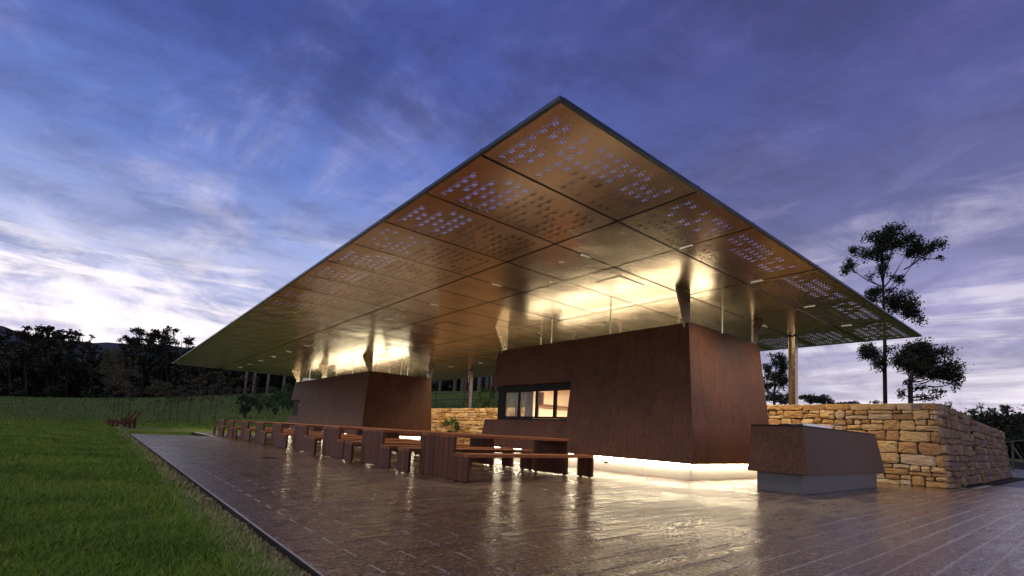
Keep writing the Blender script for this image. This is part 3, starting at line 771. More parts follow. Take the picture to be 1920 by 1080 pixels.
# lit room inside
mb = MB(); mb.box(9.9, 13.0, 8.9, 8.95, .6, 2.6); mb.box(11.15, 13.0, wy - .10, wy - .02, .6, 2.6); mb.box(12.98, 13.03, 8.95, wy - .1, .6, 2.6); mb.build('inner_wall', MT['cream'], r)
mb = MB(); mb.box(wx + .1, 13.0, 8.95, wy - .02, 2.45, 2.5); mb.build('inner_ceiling', MT['cream'], r)
mb = MB(); mb.box(wx + .1, 13.0, 8.95, wy - .02, .9, .95); mb.build('inner_counter', MT['timber'], r)
mb = MB(); mb.box(11.3, 12.9, wy - .42, wy - .101, 1.78, 1.81); mb.box(11.3, 11.34, wy - .42, wy - .101, 1.812, 2.2); mb.build('wall_shelf', MT['timber'], r)
mb = MB(); mb.box(10.6, 11.8, 10.1, 10.16, 2.40, 2.445); mb.build('ceiling_batten_light', MT['slot'], r)
li = bpy.data.lights.new('room_lamp', 'AREA'); li.shape = 'RECTANGLE'; li.size = 1.2; li.size_y = .1; li.energy = 190; li.color = (1, .83, .55)
lo = bpy.data.objects.new('room_lamp', li); lo.location = (11.4, 10.4, 2.38); COL.objects.link(lo)
mb = MB(); mb.box(9.5455, 9.5485, 7.83, 7.95, .185, .22); mb.build('power_outlet', MT['dark'], r)

P2 = pavilion('steel_pavilion', 'far rust brown steel pavilion with one narrow window at its end', 9.39, 22.35, 13.17, 34.9, .34, 3.42, .117, .123, .098, (32.7, 1.19, 2.2), (22.85, 29.1, 34.3), 5, 1, 23)
r = P2['root']; wx, wy = P2['wx'], P2['wy']
mb = MB(); mb.box(wx, wx + .08, 32.702, wy, 2.08, 2.1995); mb.box(wx, wx + .08, 32.702, wy, 1.1905, 1.25); mb.box(wx, wx + .09, 33.6, wy, 1.2505, 2.0795); mb.build('window_surround', MT['dark'], r)
window(r, 32.72, 33.59, 1.255, 2.075, 'x', wx + .01, .09)
mb = MB(); mb.box(10.6, 10.65, 32.3, wy - .02, .6, 2.6); mb.box(wx + .1, 10.6, 32.3, 32.35, .6, 2.6); mb.box(wx + .1, 10.6, wy - .1, wy - .05, .6, 2.6); mb.build('inner_wall', MT['cream'], r)
li = bpy.data.lights.new('room_lamp', 'AREA'); li.size = .3; li.energy = 4; li.color = (1, .70, .40)
lo = bpy.data.objects.new('room_lamp', li); li.energy = 22; lo.location = (10.25, 33.2, 2.5); COL.objects.link(lo)

# ------------------------------------------------------------------ barbecue counter
t = empty('barbecue_counter', (9.27, 3.4, 0)); tag(t, 'low rust brown steel barbecue bench on a grey concrete base right of the near pavilion', 'barbecue')
cx0, cx1, cy0, cy1, cz0, cz1 = 9.14, 13.55, 3.27, 4.27, .34, 1.175
mm = .155; h = cz1 - cz0
fW = lambda u, z, o: (cx0 + mm * (z - cz0) - o, u, z); fS = lambda u, z, o: (u, cy0 + mm * (z - cz0) - o, z)
fE = lambda u, z, o: (cx1 - mm * 1.5 * (z - cz0) + o, u, z); fN = lambda u, z, o: (u, cy1 + o, z)
d = mm * h
face_panels(t, fW, (cy0, cy0 + d), (cy1, cy1), cz0, cz1, 1.2, [cz1], None, name='side_panel', bname='backing', seed=41)
face_panels(t, fS, (cx0, cx0 + d), (cx1, cx1 - d * 1.5), cz0, cz1, 1.5, [cz1], None, name='side_panel', bname='backing', seed=42)
face_panels(t, fE, (cy0, cy0 + d), (cy1, cy1), cz0, cz1, 1.2, [cz1], None, name='side_panel', bname='backing', seed=43)
face_panels(t, fN, (cx0, cx0 + d), (cx1, cx1 - d * 1.5), cz0, cz1, 1.5, [cz1], None, name='side_panel', bname='backing', seed=44)
mb = MB(); mb.bbox(cx0 + d - .004, cx1 - d * 1.5 + .004, cy0 + d - .004, cy1 + .004, cz1 - .03, cz1 + .006, .003); mb.build('worktop', MT['dark'], t)
mb = MB(); mb.bbox(9.27, 13.42, 3.40, 4.16, -.002, .336, .006); mb.build('base', MT['concd'], t)
mb = MB(); mb.box(cx0 + .01, cx1 - .01, cy0 + .01, cy1 - .01, .337, .3395); mb.build('underside', MT['dark'], t)
mb = MB(); mb.bbox(9.75, 10.95, 3.56, 3.98, 1.1815, 1.222, .008); hp = mb.build('hotplate', MT['dark'], t)
mb = MB(); mb.bbox(9.72, 10.98, 3.50, 3.557, 1.1815, 1.240, .006); mb.build('splash_rail', MT['steel'], hp)
mb = MB(); pts = [(12.35, 3.9, 1.18)] + [(12.35 + .22 * (1 - math.cos(a)), 3.9 - 0.02 * a, 1.26 + .10 * math.sin(a)) for a in np.linspace(0, math.pi, 9)] + [(12.79, 3.84, 1.22)]
mb.tube(pts, .013, 8); tp = mb.build('tap', MT['steel'], t, smooth=True)
mb = MB(); mb.tube([(12.35, 3.9, 1.1815), (12.35, 3.9, 1.20)], .03, 12); mb.build('tap_collar', MT['steel'], tp)
mb = MB(); mb.box(12.55, 12.85, 3.62, 3.98, 1.182, 1.187); mb.build('sink_rim', MT['steel'], t)

# ------------------------------------------------------------------ picnic tables and benches
def slab_set(root, L, w, zt, nb, th=.055, foot=.018):
    """folded plank bench/table: long planks on top, upright planks at both ends (local frame, x along the length)"""
    bw = w / nb
    me1 = MB().bbox(0, L, 0, bw - .006, zt - th, zt, .004).mesh('plank', MT['timber']); fixn(me1)
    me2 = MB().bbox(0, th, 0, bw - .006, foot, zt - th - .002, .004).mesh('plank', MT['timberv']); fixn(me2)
    me3 = MB().bbox(0, .03, 0, .06, 0, foot, .002).mesh('foot', MT['dark'])
    for k in range(nb):
        o = obj('plank', me1, root, (0, k * bw + .003, random.uniform(-.001, .001)))
        for xx in (0.0, L - th):
            obj('plank', me2, root, (xx + random.uniform(-.0012, .0012), k * bw + .003, 0))
    for xx in (.012, L - th + .012):
        for yy in (.05, w - .11): obj('foot', me3, root, (xx, yy, 0))
ZT, ZB = .735, .44
TY = [7.71, 10.21, 12.75, 15.18, 17.51, 19.83, 22.42, 24.81, 27.26]
ordn = ['nearest', 'second', 'third', 'fourth', 'fifth', 'sixth', 'seventh', 'eighth', 'farthest']
ROT = math.radians(4.6)
first = None
for k, y in enumerate(TY):
    base = (4.40 + (.04 if k == 0 else random.uniform(-.03, .05)), y - .90)
    rz = ROT if k == 0 else ROT * random.uniform(.3, .8)
    c, s = math.cos(rz), math.sin(rz)
    def loc(u, v): return (base[0] + c * u - s * v, base[1] + s * u + c * v, 0)
    if first is None:
        tb = empty('picnic_table', (0, 0, 0)); slab_set(tb, 2.93, .94, ZT, 7)
        bn = empty('picnic_bench', (0, 0, 0)); slab_set(bn, 3.20, .38, ZB, 3)
        first = (tb, bn); T, B1, B2 = tb, bn, copy_tree(bn)
    else: T, B1, B2 = copy_tree(first[0]), copy_tree(first[1]), copy_tree(first[1])
    T.location = loc(0, 0); T.rotation_euler = (0, 0, rz)
    B1.location = loc(-.10, -.50); B1.rotation_euler = (0, 0, rz + random.uniform(-.006, .006))
    B2.location = loc(-.14, 1.08 + (0 if k == 0 else random.uniform(-.02, .10))); B2.rotation_euler = (0, 0, rz + random.uniform(-.008, .008))
    tag(T, ordn[k] + ' dark hardwood picnic table in the long row on the wet paving', 'table', 'picnic tables in a row under the canopy')
    tag(B1, 'hardwood plank bench on the near side of the ' + ordn[k] + ' picnic table', 'bench', 'benches beside the picnic tables')
    tag(B2, 'hardwood plank bench on the far side of the ' + ordn[k] + ' picnic table', 'bench', 'benches beside the picnic tables')

# ------------------------------------------------------------------ stone walls
def stone_shape(w, h, R, depth=.10):
    """one rough-faced stone: local x along the wall, z up, y outward (towards -y)"""
    c = min(w, h) * R.uniform(.10, .26); j = min(w, h) * .07
    ring = [(c, 0), (w * R.uniform(.42, .58), R.uniform(-.3, .5) * j), (w - c, 0), (w, c), (w - R.uniform(-.3, .6) * j, h * .5), (w, h - c), (w - c, h), (w * R.uniform(.4, .6), h + R.uniform(-.6, .3) * j), (c, h), (0, h - c), (R.uniform(-.3, .6) * j, h * .5), (0, c)]
    ring = [(x + R.uniform(-j, j) * .8, z + R.uniform(-j, j) * .8) for x, z in ring]
    cx, cz = w / 2, h / 2; bul = R.uniform(.012, .045); n = len(ring)
    v = [(x, depth, z) for x, z in ring] + [(x, .012, z) for x, z in ring]
    i1 = .86; v += [(cx + (x - cx) * i1, -bul * R.uniform(.3, .9), cz + (z - cz) * i1) for x, z in ring]
    i2 = .45; v += [(cx + (x - cx) * i2, -bul * R.uniform(.6, 1.5), cz + (z - cz) * i2) for x, z in ring]
    v.append((cx + R.uniform(-.1, .1) * w, -bul * R.uniform(.7, 1.7), cz))
    f = []
    for L in range(3):
        for k in range(n): f.append((L * n + k, L * n + (k + 1) % n, (L + 1) * n + (k + 1) % n, (L + 1) * n + k))
    for k in range(n): f.append((3 * n + k, 3 * n + (k + 1) % n, 4 * n))
    return v, f
def lay(L, H, R, hmin, hmax, wk=(1.2, 3.0), top=.0):
    """irregular coursed rubble: list of (x, z, w, h)"""
    out = []; z = 0.0; g = .013
    rows = []
    while z < H - .05:
        h = R.uniform(hmin, hmax)
        if z + h > H - hmin: h = H - z
        rows.append((z, h)); z += h
    for z, h in rows:
        x = 0.0
        while x < L - .02:
            w = min(max(h * R.uniform(*wk), .12), L - x)
            if L - x - w < .1: w = L - x
            r2 = R.random()
            if h > hmin * 1.35 and r2 < .38:       # split into two thinner stones
                t2 = R.uniform(.35, .65) * h; out += [(x, z, w, t2 - g), (x, z + t2, w * 1, h - t2 - g)]
                if w > .3 and R.random() < .6:
                    a = out.pop(); fr = R.uniform(.35, .65); out += [(a[0], a[1], w * fr - g, a[3]), (a[0] + w * fr, a[1], w * (1 - fr), a[3])]
            else: out.append((x, z, w, h - g))
            x += w
    return [(x, z, w - g, h) for x, z, w, h in out if w > .04 and h > .03]
def wall_stones(root, origin, ux, out_n, L, H, batter, seed, hmin, hmax, as_parts=True, jag=0., wk=(1.2, 3.0), maxn=999, e0=0., e1=0., sm_='stone'):
    R = random.Random(seed); ux = np.array(ux, float); on = np.array(out_n, float); up_ = np.array([0, 0, 1.0]); off = parent_world(root)
    stones = lay(L, H, R, hmin, hmax, wk); big = MB(); cnt = 0
    def q0(q): return q * 2.5
    for (x, z, w, h2) in stones:
        v, f = stone_shape(w, h2, R); pr = R.uniform(-.012, .022) + (R.uniform(0, jag) if jag else 0)
        o3 = np.array(origin, float)
        def al(q, zz): return q - e0 * (H - zz) * max(0, 1 - q / .6) + e1 * (H - zz) * max(0, 1 - (L - q) / .6)
        def wob(q, zz): return .035 * mnoise.noise(Vector((q * 1.9 + seed * 3.1, zz * 2.3, .7))) * min(1, zz * 4, max(0, (H - zz) * 4)) + .02 * mnoise.noise(Vector((q * 5 + seed, zz * 5, 3))) * min(1, zz * 4, max(0, (H - zz) * 4))
        P = [up_ * wob(x + a, z + c) + o3 + ux * (al(x + a, z + c) + .03 * mnoise.noise(Vector((q0(x + a), (z + c) * 4, seed))))+ up_ * (z + c) + on * (-b2 + pr + batter * (H - z - c)) for a, b2, c in v]
        if as_parts and cnt < maxn:
            c0 = o3 + ux * x + up_ * z
            me = bpy.data.meshes.new('stone'); me.from_pydata([tuple(p - c0) for p in P], [], f); me.materials.append(MT[sm_]); me.update()
            fixn(me)
            obj('stone', me, root, tuple(c0 - np.array(off))); cnt += 1
        else:
            i = len(big.v); big.v += [tuple(p) for p in P]; big.f += [tuple(q + i for q in ff) for ff in f]
    if big.f:
        o = big.build('stone_field', MT[sm_], root); o['kind'] = 'stuff'
    return cnt
sw = empty('retaining_wall', (WX, WY, 0)); tag(sw, 'long honey sandstone retaining wall running behind both pavilions', 'wall')
bt = .055
core = MB(); core.box(WX + .03, WX + .42, WY + .06, 44, -.2, WZ - .03)
core.extr([(WX - bt * WZ + .04, WY + .06, -.05), (WX + .05, WY + .06, -.05), (WX + .05, WY + .06, WZ - .03), (WX + .035, WY + .06, WZ - .03)], (0, 44 - WY, 0))
core.build('wall_core', MT['mortar'], sw)
n1 = wall_stones(sw, (WX, 7.9, 0), (0, -1, 0), (-1, 0, 0), 7.9 - WY, WZ - .17, bt, 5, .13, .31, True, e1=.10, wk=(.8, 2.3))
wall_stones(sw, (WX, 7.9, WZ - .17 + .0), (0, -1, 0), (-1, 0, 0), 7.9 - WY, .18, 0.0, 6, .18, .19, True, 0, (2.0, 3.6))
n2 = wall_stones(sw, (WX, 26.5, 0), (0, -1, 0), (-1, 0, 0), 9.5, WZ, bt, 7, .17, .33, True, 0, (1.6, 3.2), 300 - n1 - 14)
wall_stones(sw, (WX, 17.0, 0), (0, -1, 0), (-1, 0, 0), 9.1, WZ, bt, 8, .22, .36, False, 0, (1.6, 3.2))
wall_stones(sw, (WX, 44, 0), (0, -1, 0), (-1, 0, 0), 17.5, WZ, bt, 9, .22, .36, False, 0, (1.6, 3.2))
# coping stones laid on top so the wall has a real thickness
wall_stones(sw, (WX, 44, WZ - .012), (0, -1, 0), (0, 0, 1), 0.01, .01, 0, 1, .1, .2, False)
R = random.Random(55); cap = MB(); y = WY + .1
while y < 44:
    w = R.uniform(.3, .6); cap.bbox(WX + .01, WX + .46, y, min(y + w - .015, 44), WZ - .10, WZ - .004 + R.uniform(-.012, .006), .012); y += w
o = cap.build('coping_stones', MT['stone'], sw); o['kind'] = 'stuff'

RX = 13.9
rw = empty('return_wall', (WX, WY, 0)); tag(rw, 'rough battered sandstone return wall running off to the right beside the paving', 'wall')
sl2 = np.array([1.0, .03, 0]); sl2 /= np.linalg.norm(sl2); nn = np.array([sl2[1], -sl2[0], 0])
core = MB(); 
def rp(s_, o_, z): p = np.array([WX, WY, 0]) + sl2 * s_ - nn * o_; return (p[0], p[1], z)
b3 = .10
core.v = [rp(.06, .04 - b3 * WZ, -.2), rp(RX, .04 - b3 * WZ, -.2), rp(RX, .5, -.2), rp(.06, .5, -.2), rp(.06, .05, WZ - .04), rp(RX, .05, WZ - .04), rp(RX, .5, WZ - .04), rp(.06, .5, WZ - .04)]
core.f = [(0, 1, 2, 3), (4, 5, 6, 7), (0, 1, 5, 4), (1, 2, 6, 5), (2, 3, 7, 6), (3, 0, 4, 7)]
core.build('wall_core', MT['mortar'], rw)
m1 = wall_stones(rw, tuple(np.array([WX, WY, 0]) + sl2 * 0.0), tuple(sl2), tuple(nn), 4.9, WZ - .02, b3, 15, .13, .28, True, .05, (.9, 2.2), 200, e0=.055, sm_='stone_grey_dim')
st = np.array([WX, WY, 0]) + sl2 * 4.9 + nn * .10
wall_stones(rw, tuple(st), tuple(sl2), tuple(nn), RX - 4.9, WZ - .14, b3, 16, .16, .30, True, .06, (.9, 2.0), 300 - m1, sm_='stone_grey_dim')
# buttress end closing the step, and a rough end face
wall_stones(rw, tuple(np.array([WX, WY, 0]) + sl2 * RX - nn * .55), tuple(nn), tuple(sl2), .75, WZ - .14, .02, 17, .2, .3, False, sm_='stone_grey_dim')
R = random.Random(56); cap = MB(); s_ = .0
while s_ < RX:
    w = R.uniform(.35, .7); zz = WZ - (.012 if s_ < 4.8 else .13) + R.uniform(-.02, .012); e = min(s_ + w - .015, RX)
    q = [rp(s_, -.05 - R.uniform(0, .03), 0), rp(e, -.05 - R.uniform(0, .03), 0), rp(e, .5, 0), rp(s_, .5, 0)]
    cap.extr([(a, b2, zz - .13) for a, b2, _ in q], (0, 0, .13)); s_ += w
o = cap.build('coping_stones', MT['stone_grey_dim'], rw); o['kind'] = 'stuff'
# low continuation beyond the far pavilion
lw = empty('low_wall', (WX, 46, 0)); tag(lw, 'low sandstone garden wall stepping down beyond the far end of the paving', 'wall')
mb = MB(); mb.extr([(WX, 44.3, -.2), (WX, 62, -.2), (WX, 62, .75), (WX, 44.3, 1.45)], (.4, 0, 0)); mb.build('wall_core', MT['mortar'], lw)
wall_stones(lw, (WX - .02, 61.9, -.1), (0, -1, 0), (-1, 0, 0), 17.4, .95, 0, 19, .2, .3, False)
mb = MB(); mb.box(WX - 5.5, WX - 4.9, 50, 58, .0, .62); t = empty('planter_edge', (WX - 5.2, 50, 0)); tag(t, 'low pale concrete planter edge below the shrubs left of the far pavilion', 'planter')
mb.build('planter_wall', MT['concrete'], t)
# low rubble edging and rail fence by the road
t = empty('kerb_wall', (44, 1.6, 0)); tag(t, 'low rubble edging wall along the road at the far right', 'wall')
a0 = np.array([44.0, 1.6, -.35]); a1 = np.array([85, 10.0, -.35]); dd = a1 - a0; Ld = np.linalg.norm(dd); dd /= Ld
wall_stones(t, tuple(a0), tuple(dd), (dd[1], -dd[0], 0), Ld, .95, .02, 27, .2, .34, False, .06, (1.2, 2.6))
mb = MB(); mb.extr([tuple(a0 + np.array([0, .1, 0])), tuple(a1 + np.array([0, .1, 0])), tuple(a1 + np.array([0, .6, 0])), tuple(a0 + np.array([0, .6, 0]))], (0, 0, .88)); mb.build('wall_core', MT['mortar'], t)

def fence(name, label, p0, p1, n, h, rails, brace=False, r=.05):
    t = empty(name, (p0[0], p0[1], hz(p0[0], p0[1]))); tag(t, label, 'fence')
    P = [np.array([p0[0] + (p1[0] - p0[0]) * k / (n - 1), p0[1] + (p1[1] - p0[1]) * k / (n - 1)]) for k in range(n)]
    Z = [hz(*p) for p in P]
    for p, z in zip(P, Z):
        mb = MB(); mb.tube([(p[0], p[1], z - .2), (p[0], p[1], z + h)], [r, r * .9], 6); mb.build('post', MT['rail'], t)
    for (pa, za), (pb, zb) in zip(zip(P, Z), zip(P[1:], Z[1:])):
        for rr in rails:
            mb = MB(); mb.tube([(pa[0], pa[1], za + h * rr), (pb[0], pb[1], zb + h * rr)], r * .7, 5); mb.build('rail', MT['rail'], t)
        if brace:
            mb = MB(); mb.tube([(pa[0], pa[1], za + .1), (pb[0], pb[1], zb + h * .85)], r * .6, 5); mb.build('brace', MT['rail'], t)
fence('rail_fence', 'timber post and rail fence on the terrace above the stone wall between the pavilions', (19.5, 37), (29, 19), 9, 1.25, (.92, .5))
fence('rail_fence', 'dark timber rail fence with diagonal braces beside the road at the far right', (46, 3.4), (90, 12.5), 7, 2.4, (.97,), True, .08)
fence('wire_fence', 'thin stake fence crossing the grassy hill beyond the far pavilion', (9, 82), (34, 76), 26, 1.2, (.95,), False, .03)

# ------------------------------------------------------------------ vegetation
def leaf_cloud(clumps, per_m3, size, gap=.5, seed=0, asp=.42, maxn=9000, droop=.3):
    g = np.random.default_rng(seed); out = []
    for (c, r, dens) in clumps:
        c = np.array(c, float); r = np.array(r if hasattr(r, '__len__') else (r, r, r * .75), float)
        vol = 4.19 * r[0] * r[1] * r[2]; n = int(min(maxn, vol * per_m3 * dens))
        k = max(3, int(5 + 9 * gap))
        d = g.normal(size=(k, 3)); d /= np.linalg.norm(d, axis=1)[:, None]; sub = d * (g.random((k, 1)) ** .45) * .82
        w = g.random(k) + .3; w /= w.sum(); pick = g.choice(k, n, p=w)
        q = sub[pick] + g.normal(size=(n, 3)) * (.15 + .14 * (1 - gap))
        q = q * r + c
        s = size * g.uniform(.6, 1.35, (n, 1))
        a = g.normal(size=(n, 3)); a[:, 2] -= droop; a /= np.linalg.norm(a, axis=1)[:, None]
        b2 = np.cross(a, g.normal(size=(n, 3))); b2 /= np.linalg.norm(b2, axis=1)[:, None] + 1e-9
        A, Bv = a * s, b2 * s * asp
        out.append(np.stack([q - A, q + Bv, q + A, q - Bv], 1).reshape(-1, 3))
    return np.concatenate(out) if out else np.zeros((0, 3))
def tree(name, label, base, trunk, limbs, clumps, per, size, leafm, barkm, gap=.5, seed=0, group=None, cat='tree', asp=.42, maxn=9000):
    t = empty(name, tuple(base)); tag(t, label, cat, group)
    mb = MB(); mb.tube([p for p, _ in trunk], [r for _, r in trunk], 8); mb.build('trunk', barkm, t, smooth=True, fix=False)
    if limbs:
        mb = MB()
        for l in limbs: mb.tube([p for p, _ in l], [r for _, r in l], 5)
        mb.build('limbs', barkm, t, smooth=True, fix=False)['kind'] = 'stuff'
    V = leaf_cloud(clumps, per, size, gap, seed, asp, maxn) - np.array(base, float)
    obj('crown', np_mesh('crown', V, 4, leafm), t)
    return t
def curve(p, q, bend, n=4):
    p, q, bend = map(lambda a: np.array(a, float), (p, q, bend))
    return [(p * (1 - s) + q * s + bend * 4 * s * (1 - s)) for s in np.linspace(0, 1, n)]
def surveyed_tree(name, label, bx, by, D, trunk_px, clump_px, per, size, seed, leafm=None, barkm=None, rb=.2, gap=.55, dj=.6, group=None, maxn=9000, fl=.8, cat='tree', asp=.42, fat=1.0):
    """trunk_px: trunk outline up from the base; clump_px: (x, y, rx, ry, x_root, y_root) read off the photo, at D metres"""
    g = random.Random(seed); px = D / FPX; base = at(bx, by, D); gz = hz(base[0], base[1]); 
    pts = [at(x, y, D) for x, y in trunk_px]; pts = [np.array([base[0], base[1], min(gz, base[2]) - .3])] + pts
    n = len(pts); trunk = [(p, rb * (1 - .78 * k / (n - 1))) for k, p in enumerate(pts)]
    cl = []; limbs = []
    for c in clump_px:
        x, y, rx, ry = c[:4]; dd = g.uniform(-dj, dj) * rx * px * 1.6; ctr = at(x, y, D + dd)
        ry2 = ry * fat; cl.append((ctr, (rx * px, rx * px, ry2 * px), c[6] if len(c) > 6 else 1.0))
        if len(c) > 4 and c[4] is not None:
            p = at(c[4], c[5], D); b2 = (ctr - p) * .0 + np.array([0, 0, -abs(np.linalg.norm(ctr - p)) * .08])
            cv2 = curve(p, ctr, b2, 5); limbs.append([(q, rb * .34 * (1 - .75 * k / 4)) for k, q in enumerate(cv2)])
            for m2 in range(7):
                e = ctr + np.array([g.uniform(-.9, .9) * rx * px, g.uniform(-.8, .8) * rx * px, g.uniform(-.3, .8) * ry * px])
                limbs.append([(cv2[3], rb * .12), (e, rb * .05)])
    return tree(name, label, (base[0], base[1], min(gz, base[2])), trunk, limbs, cl, per, size, leafm or MT['leafd'], barkm or MT['bark'], gap, seed, group, cat, asp, maxn)

# tall gum tree on the right
surveyed_tree('tall_gum_tree', 'very tall slender gum tree rising behind the right tip of the canopy', 1659, 757, 46,
    [(1659, 700), (1659, 640), (1657, 580), (1656, 535), (1654, 480), (1651, 440)],
    [(1651, 446, 26, 17, 1654, 500), (1678, 448, 24, 16, 1655, 520), (1642, 472, 24, 14, 1655, 525), (1664, 480, 18, 9, 1655, 530, .6), (1711, 450, 14, 9, 1657, 540),
     (1723, 472, 25, 13, 1657, 560), (1748, 464, 18, 13, 1695, 505), (1762, 484, 8, 6, 1720, 480), (1603, 470, 14, 9, 1650, 490), (1592, 500, 18, 11, 1656, 537),
     (1650, 507, 16, 11, 1655, 530), (1630, 522, 9, 5, 1650, 535, .8), (1683, 519, 14, 9, 1657, 550), (1672, 542, 10, 7, 1657, 560, .6), (1634, 557, 24, 12, 1657, 580),
     (1690, 566, 30, 18, 1657, 600), (1708, 590, 20, 16, 1657, 615), (1640, 660, 26, 16, 1659, 690), (1650, 682, 17, 14, 1659, 705, .8), (1668, 650, 14, 8, 1659, 680, .5), (1615, 656, 9, 9, 1640, 665)],
    270, .11, 301, rb=.19, gap=.42, maxn=3000, fat=1.4)
surveyed_tree('spreading_tree', 'dark spreading tree with a domed umbrella crown right of the tall gum tree', 1707, 757, 42,
    [(1707, 735), (1708, 710), (1712, 690), (1718, 668)],
    [(1718, 668, 40, 24, 1708, 720), (1697, 680, 26, 19, 1708, 715), (1745, 672, 34, 20, 1710, 712), (1772, 692, 26, 20, 1725, 720), (1792, 715, 14, 13, 1740, 724), (1735, 696, 24, 13, 1710, 715), (1712, 655, 26, 13, 1712, 690),
     (1690, 735, 12, 9, 1707, 745, .7), (1752, 703, 24, 12, 1712, 716, .8), (1725, 727, 16, 7, 1709, 735, .5), (1700, 716, 12, 8, 1707, 735, .6), (1755, 735, 16, 8, 1712, 745, .5), (1740, 745, 22, 7, 1710, 750, .5)],
    330, .11, 302, rb=.22, gap=.34, maxn=3600, fat=1.2)
surveyed_tree('rounded_tree', 'dark rounded tree seen between the near pavilion and the canopy post', 1452, 760, 48,
    [(1452, 740), (1453, 715), (1455, 690)],
    [(1455, 678, 20, 12, 1453, 715), (1440, 690, 15, 12, 1453, 720), (1470, 694, 16, 14, 1453, 725), (1452, 706, 24, 11, 1453, 730, .7), (1442, 724, 18, 10, 1453, 735, .8), (1468, 722, 16, 10, 1453, 738, .8), (1455, 745, 26, 9, 1453, 750, .9), (1475, 748, 16, 10, 1453, 752)],
    230, .12, 303, rb=.16, gap=.5, maxn=2600, fat=1.35)
for k, (x, y, rx, ry) in enumerate([(1520, 748, 26, 9), (1548, 752, 16, 7), (1600, 756, 12, 5), (1640, 754, 10, 4), (1580, 757, 20, 4)]):
    D = 50; surveyed_tree('bush', ['round dark bush just right of the canopy post above the wall', 'low dark bush second from the canopy post above the wall', 'small dark bush above the wall left of the tall gum', 'small bush at the foot of the tall gum tree', 'low scrub between the two small bushes above the wall'][k], x, 762, D, [(x, y)], [(x, y, rx, ry), (x + rx * .4, y + 3, rx * .7, ry)], 160, .14, 310 + k, rb=.06, gap=.5, cat='bush')
# tree line at the far right
R = random.Random(31); g = np.random.default_rng(31)
line = [(1700, 757, 30), (1760, 748, 40), (1800, 758, 34), (1840, 752, 26), (1868, 765, 24), (1890, 752, 26), (1925, 760, 30), (1965, 748, 36), (1822, 768, 24), (1905, 778, 30)]
for k, (x, ty, rx) in enumerate(line):
    D = 78 + R.uniform(-10, 14); cl = []
    for q in range(7):
        cx_ = x + R.uniform(-1, 1) * rx; cl.append((cx_, ty + 8 + R.uniform(0, 22) + abs(cx_ - x) * .2, rx * R.uniform(.3, .5), R.uniform(5, 8), x, ty + 60))
    for q in range(6): cl.append((x + R.uniform(-1, 1) * rx, ty + R.uniform(38, 95), rx * .55, 16, None, None))
    surveyed_tree('gum_tree', 'dark gum tree in the belt of trees beyond the stone wall at far right', x, 872, D, [(x, ty + 80), (x + 2, ty + 40), (x, ty + 15)], cl, 30, .20, 330 + k, rb=.3, gap=.75, group='gum trees beyond the right wall', maxn=900)
V = leaf_cloud([(at(x, y, 84), (5, 5, 3.2), 1) for x in range(1560, 2000, 26) for y in (812, 838, 862)], 26, .30, .2, 77, .5, 900)
tag(obj('undergrowth', np_mesh('undergrowth', V, 4, MT['leafd'])), 'dark mass of scrub filling the belt of trees at far right', 'scrub', kind='stuff')

# dark forest at the left
R = random.Random(5)
skyline = [(-60, 616), (0, 614), (50, 610), (110, 604), (160, 622), (200, 645), (218, 650), (240, 616), (275, 600), (300, 606), (330, 622), (365, 640), (420, 665), (700, 665)]
def sky_y(x):
    for (a, ya), (b2, yb_) in zip(skyline, skyline[1:]):
        if a <= x <= b2: return ya + (yb_ - ya) * (x - a) / (b2 - a)
    return 665
k = 0
forest = [(x + R.uniform(-6, 6), 118 + R.uniform(-5, 5), 0) for x in range(-60, 560, 21)] + [(x + R.uniform(-8, 8), 104 + R.uniform(-4, 4), 22) for x in range(-50, 420, 36)]
for x, D, lowr in forest:
    ty = sky_y(x) + lowr + R.uniform(-2, 9); by = 757; cl = []; rx = R.uniform(20, 30)
    for q in range(6):
        cx_ = x + R.uniform(-1, 1) * rx; cl.append((cx_, ty + 3 + R.uniform(0, 20) + abs(cx_ - x) * .25, rx * R.uniform(.26, .46), R.uniform(3.5, 6.5), x, ty + 50))
    for q in range(7): cl.append((x + R.uniform(-.9, .9) * rx, ty + R.uniform(24, 110), rx * .55, 13, None, None, .8))
    tx = x + R.uniform(-3, 3)
    surveyed_tree('forest_tree', 'dark gum tree in the forest edge behind the left lawn', x, by, D, [(x, by - 40), (tx, ty + 60), (tx, ty + 12)], cl, 17, .34, 400 + k, rb=.28, gap=.6, group='forest trees behind the lawn', maxn=760, barkm=MT['bark'])
    k += 1
V = leaf_cloud([(at(x + R.uniform(-10, 10), y + R.uniform(-5, 5), 124), (5.5, 5.5, 3.0), 1) for x in range(-120, 760, 26) for y in (690, 714, 736, 752)], 13, .45, .1, 78, .55, 420)
tag(obj('undergrowth', np_mesh('undergrowth', V, 4, MT['leafd'])), 'dark understorey filling the forest behind the left lawn', 'scrub', kind='stuff')
V = leaf_cloud([(at(x, y, 150), (9, 9, 4.0), 1) for x in range(-150, 1000, 30) for y in (700, 728, 752)], 7, .8, .1, 79, .6, 420)
tag(obj('undergrowth', np_mesh('undergrowth', V, 4, MT['leafd'])), 'far dark wood closing the view behind the forest trees', 'scrub', kind='stuff')
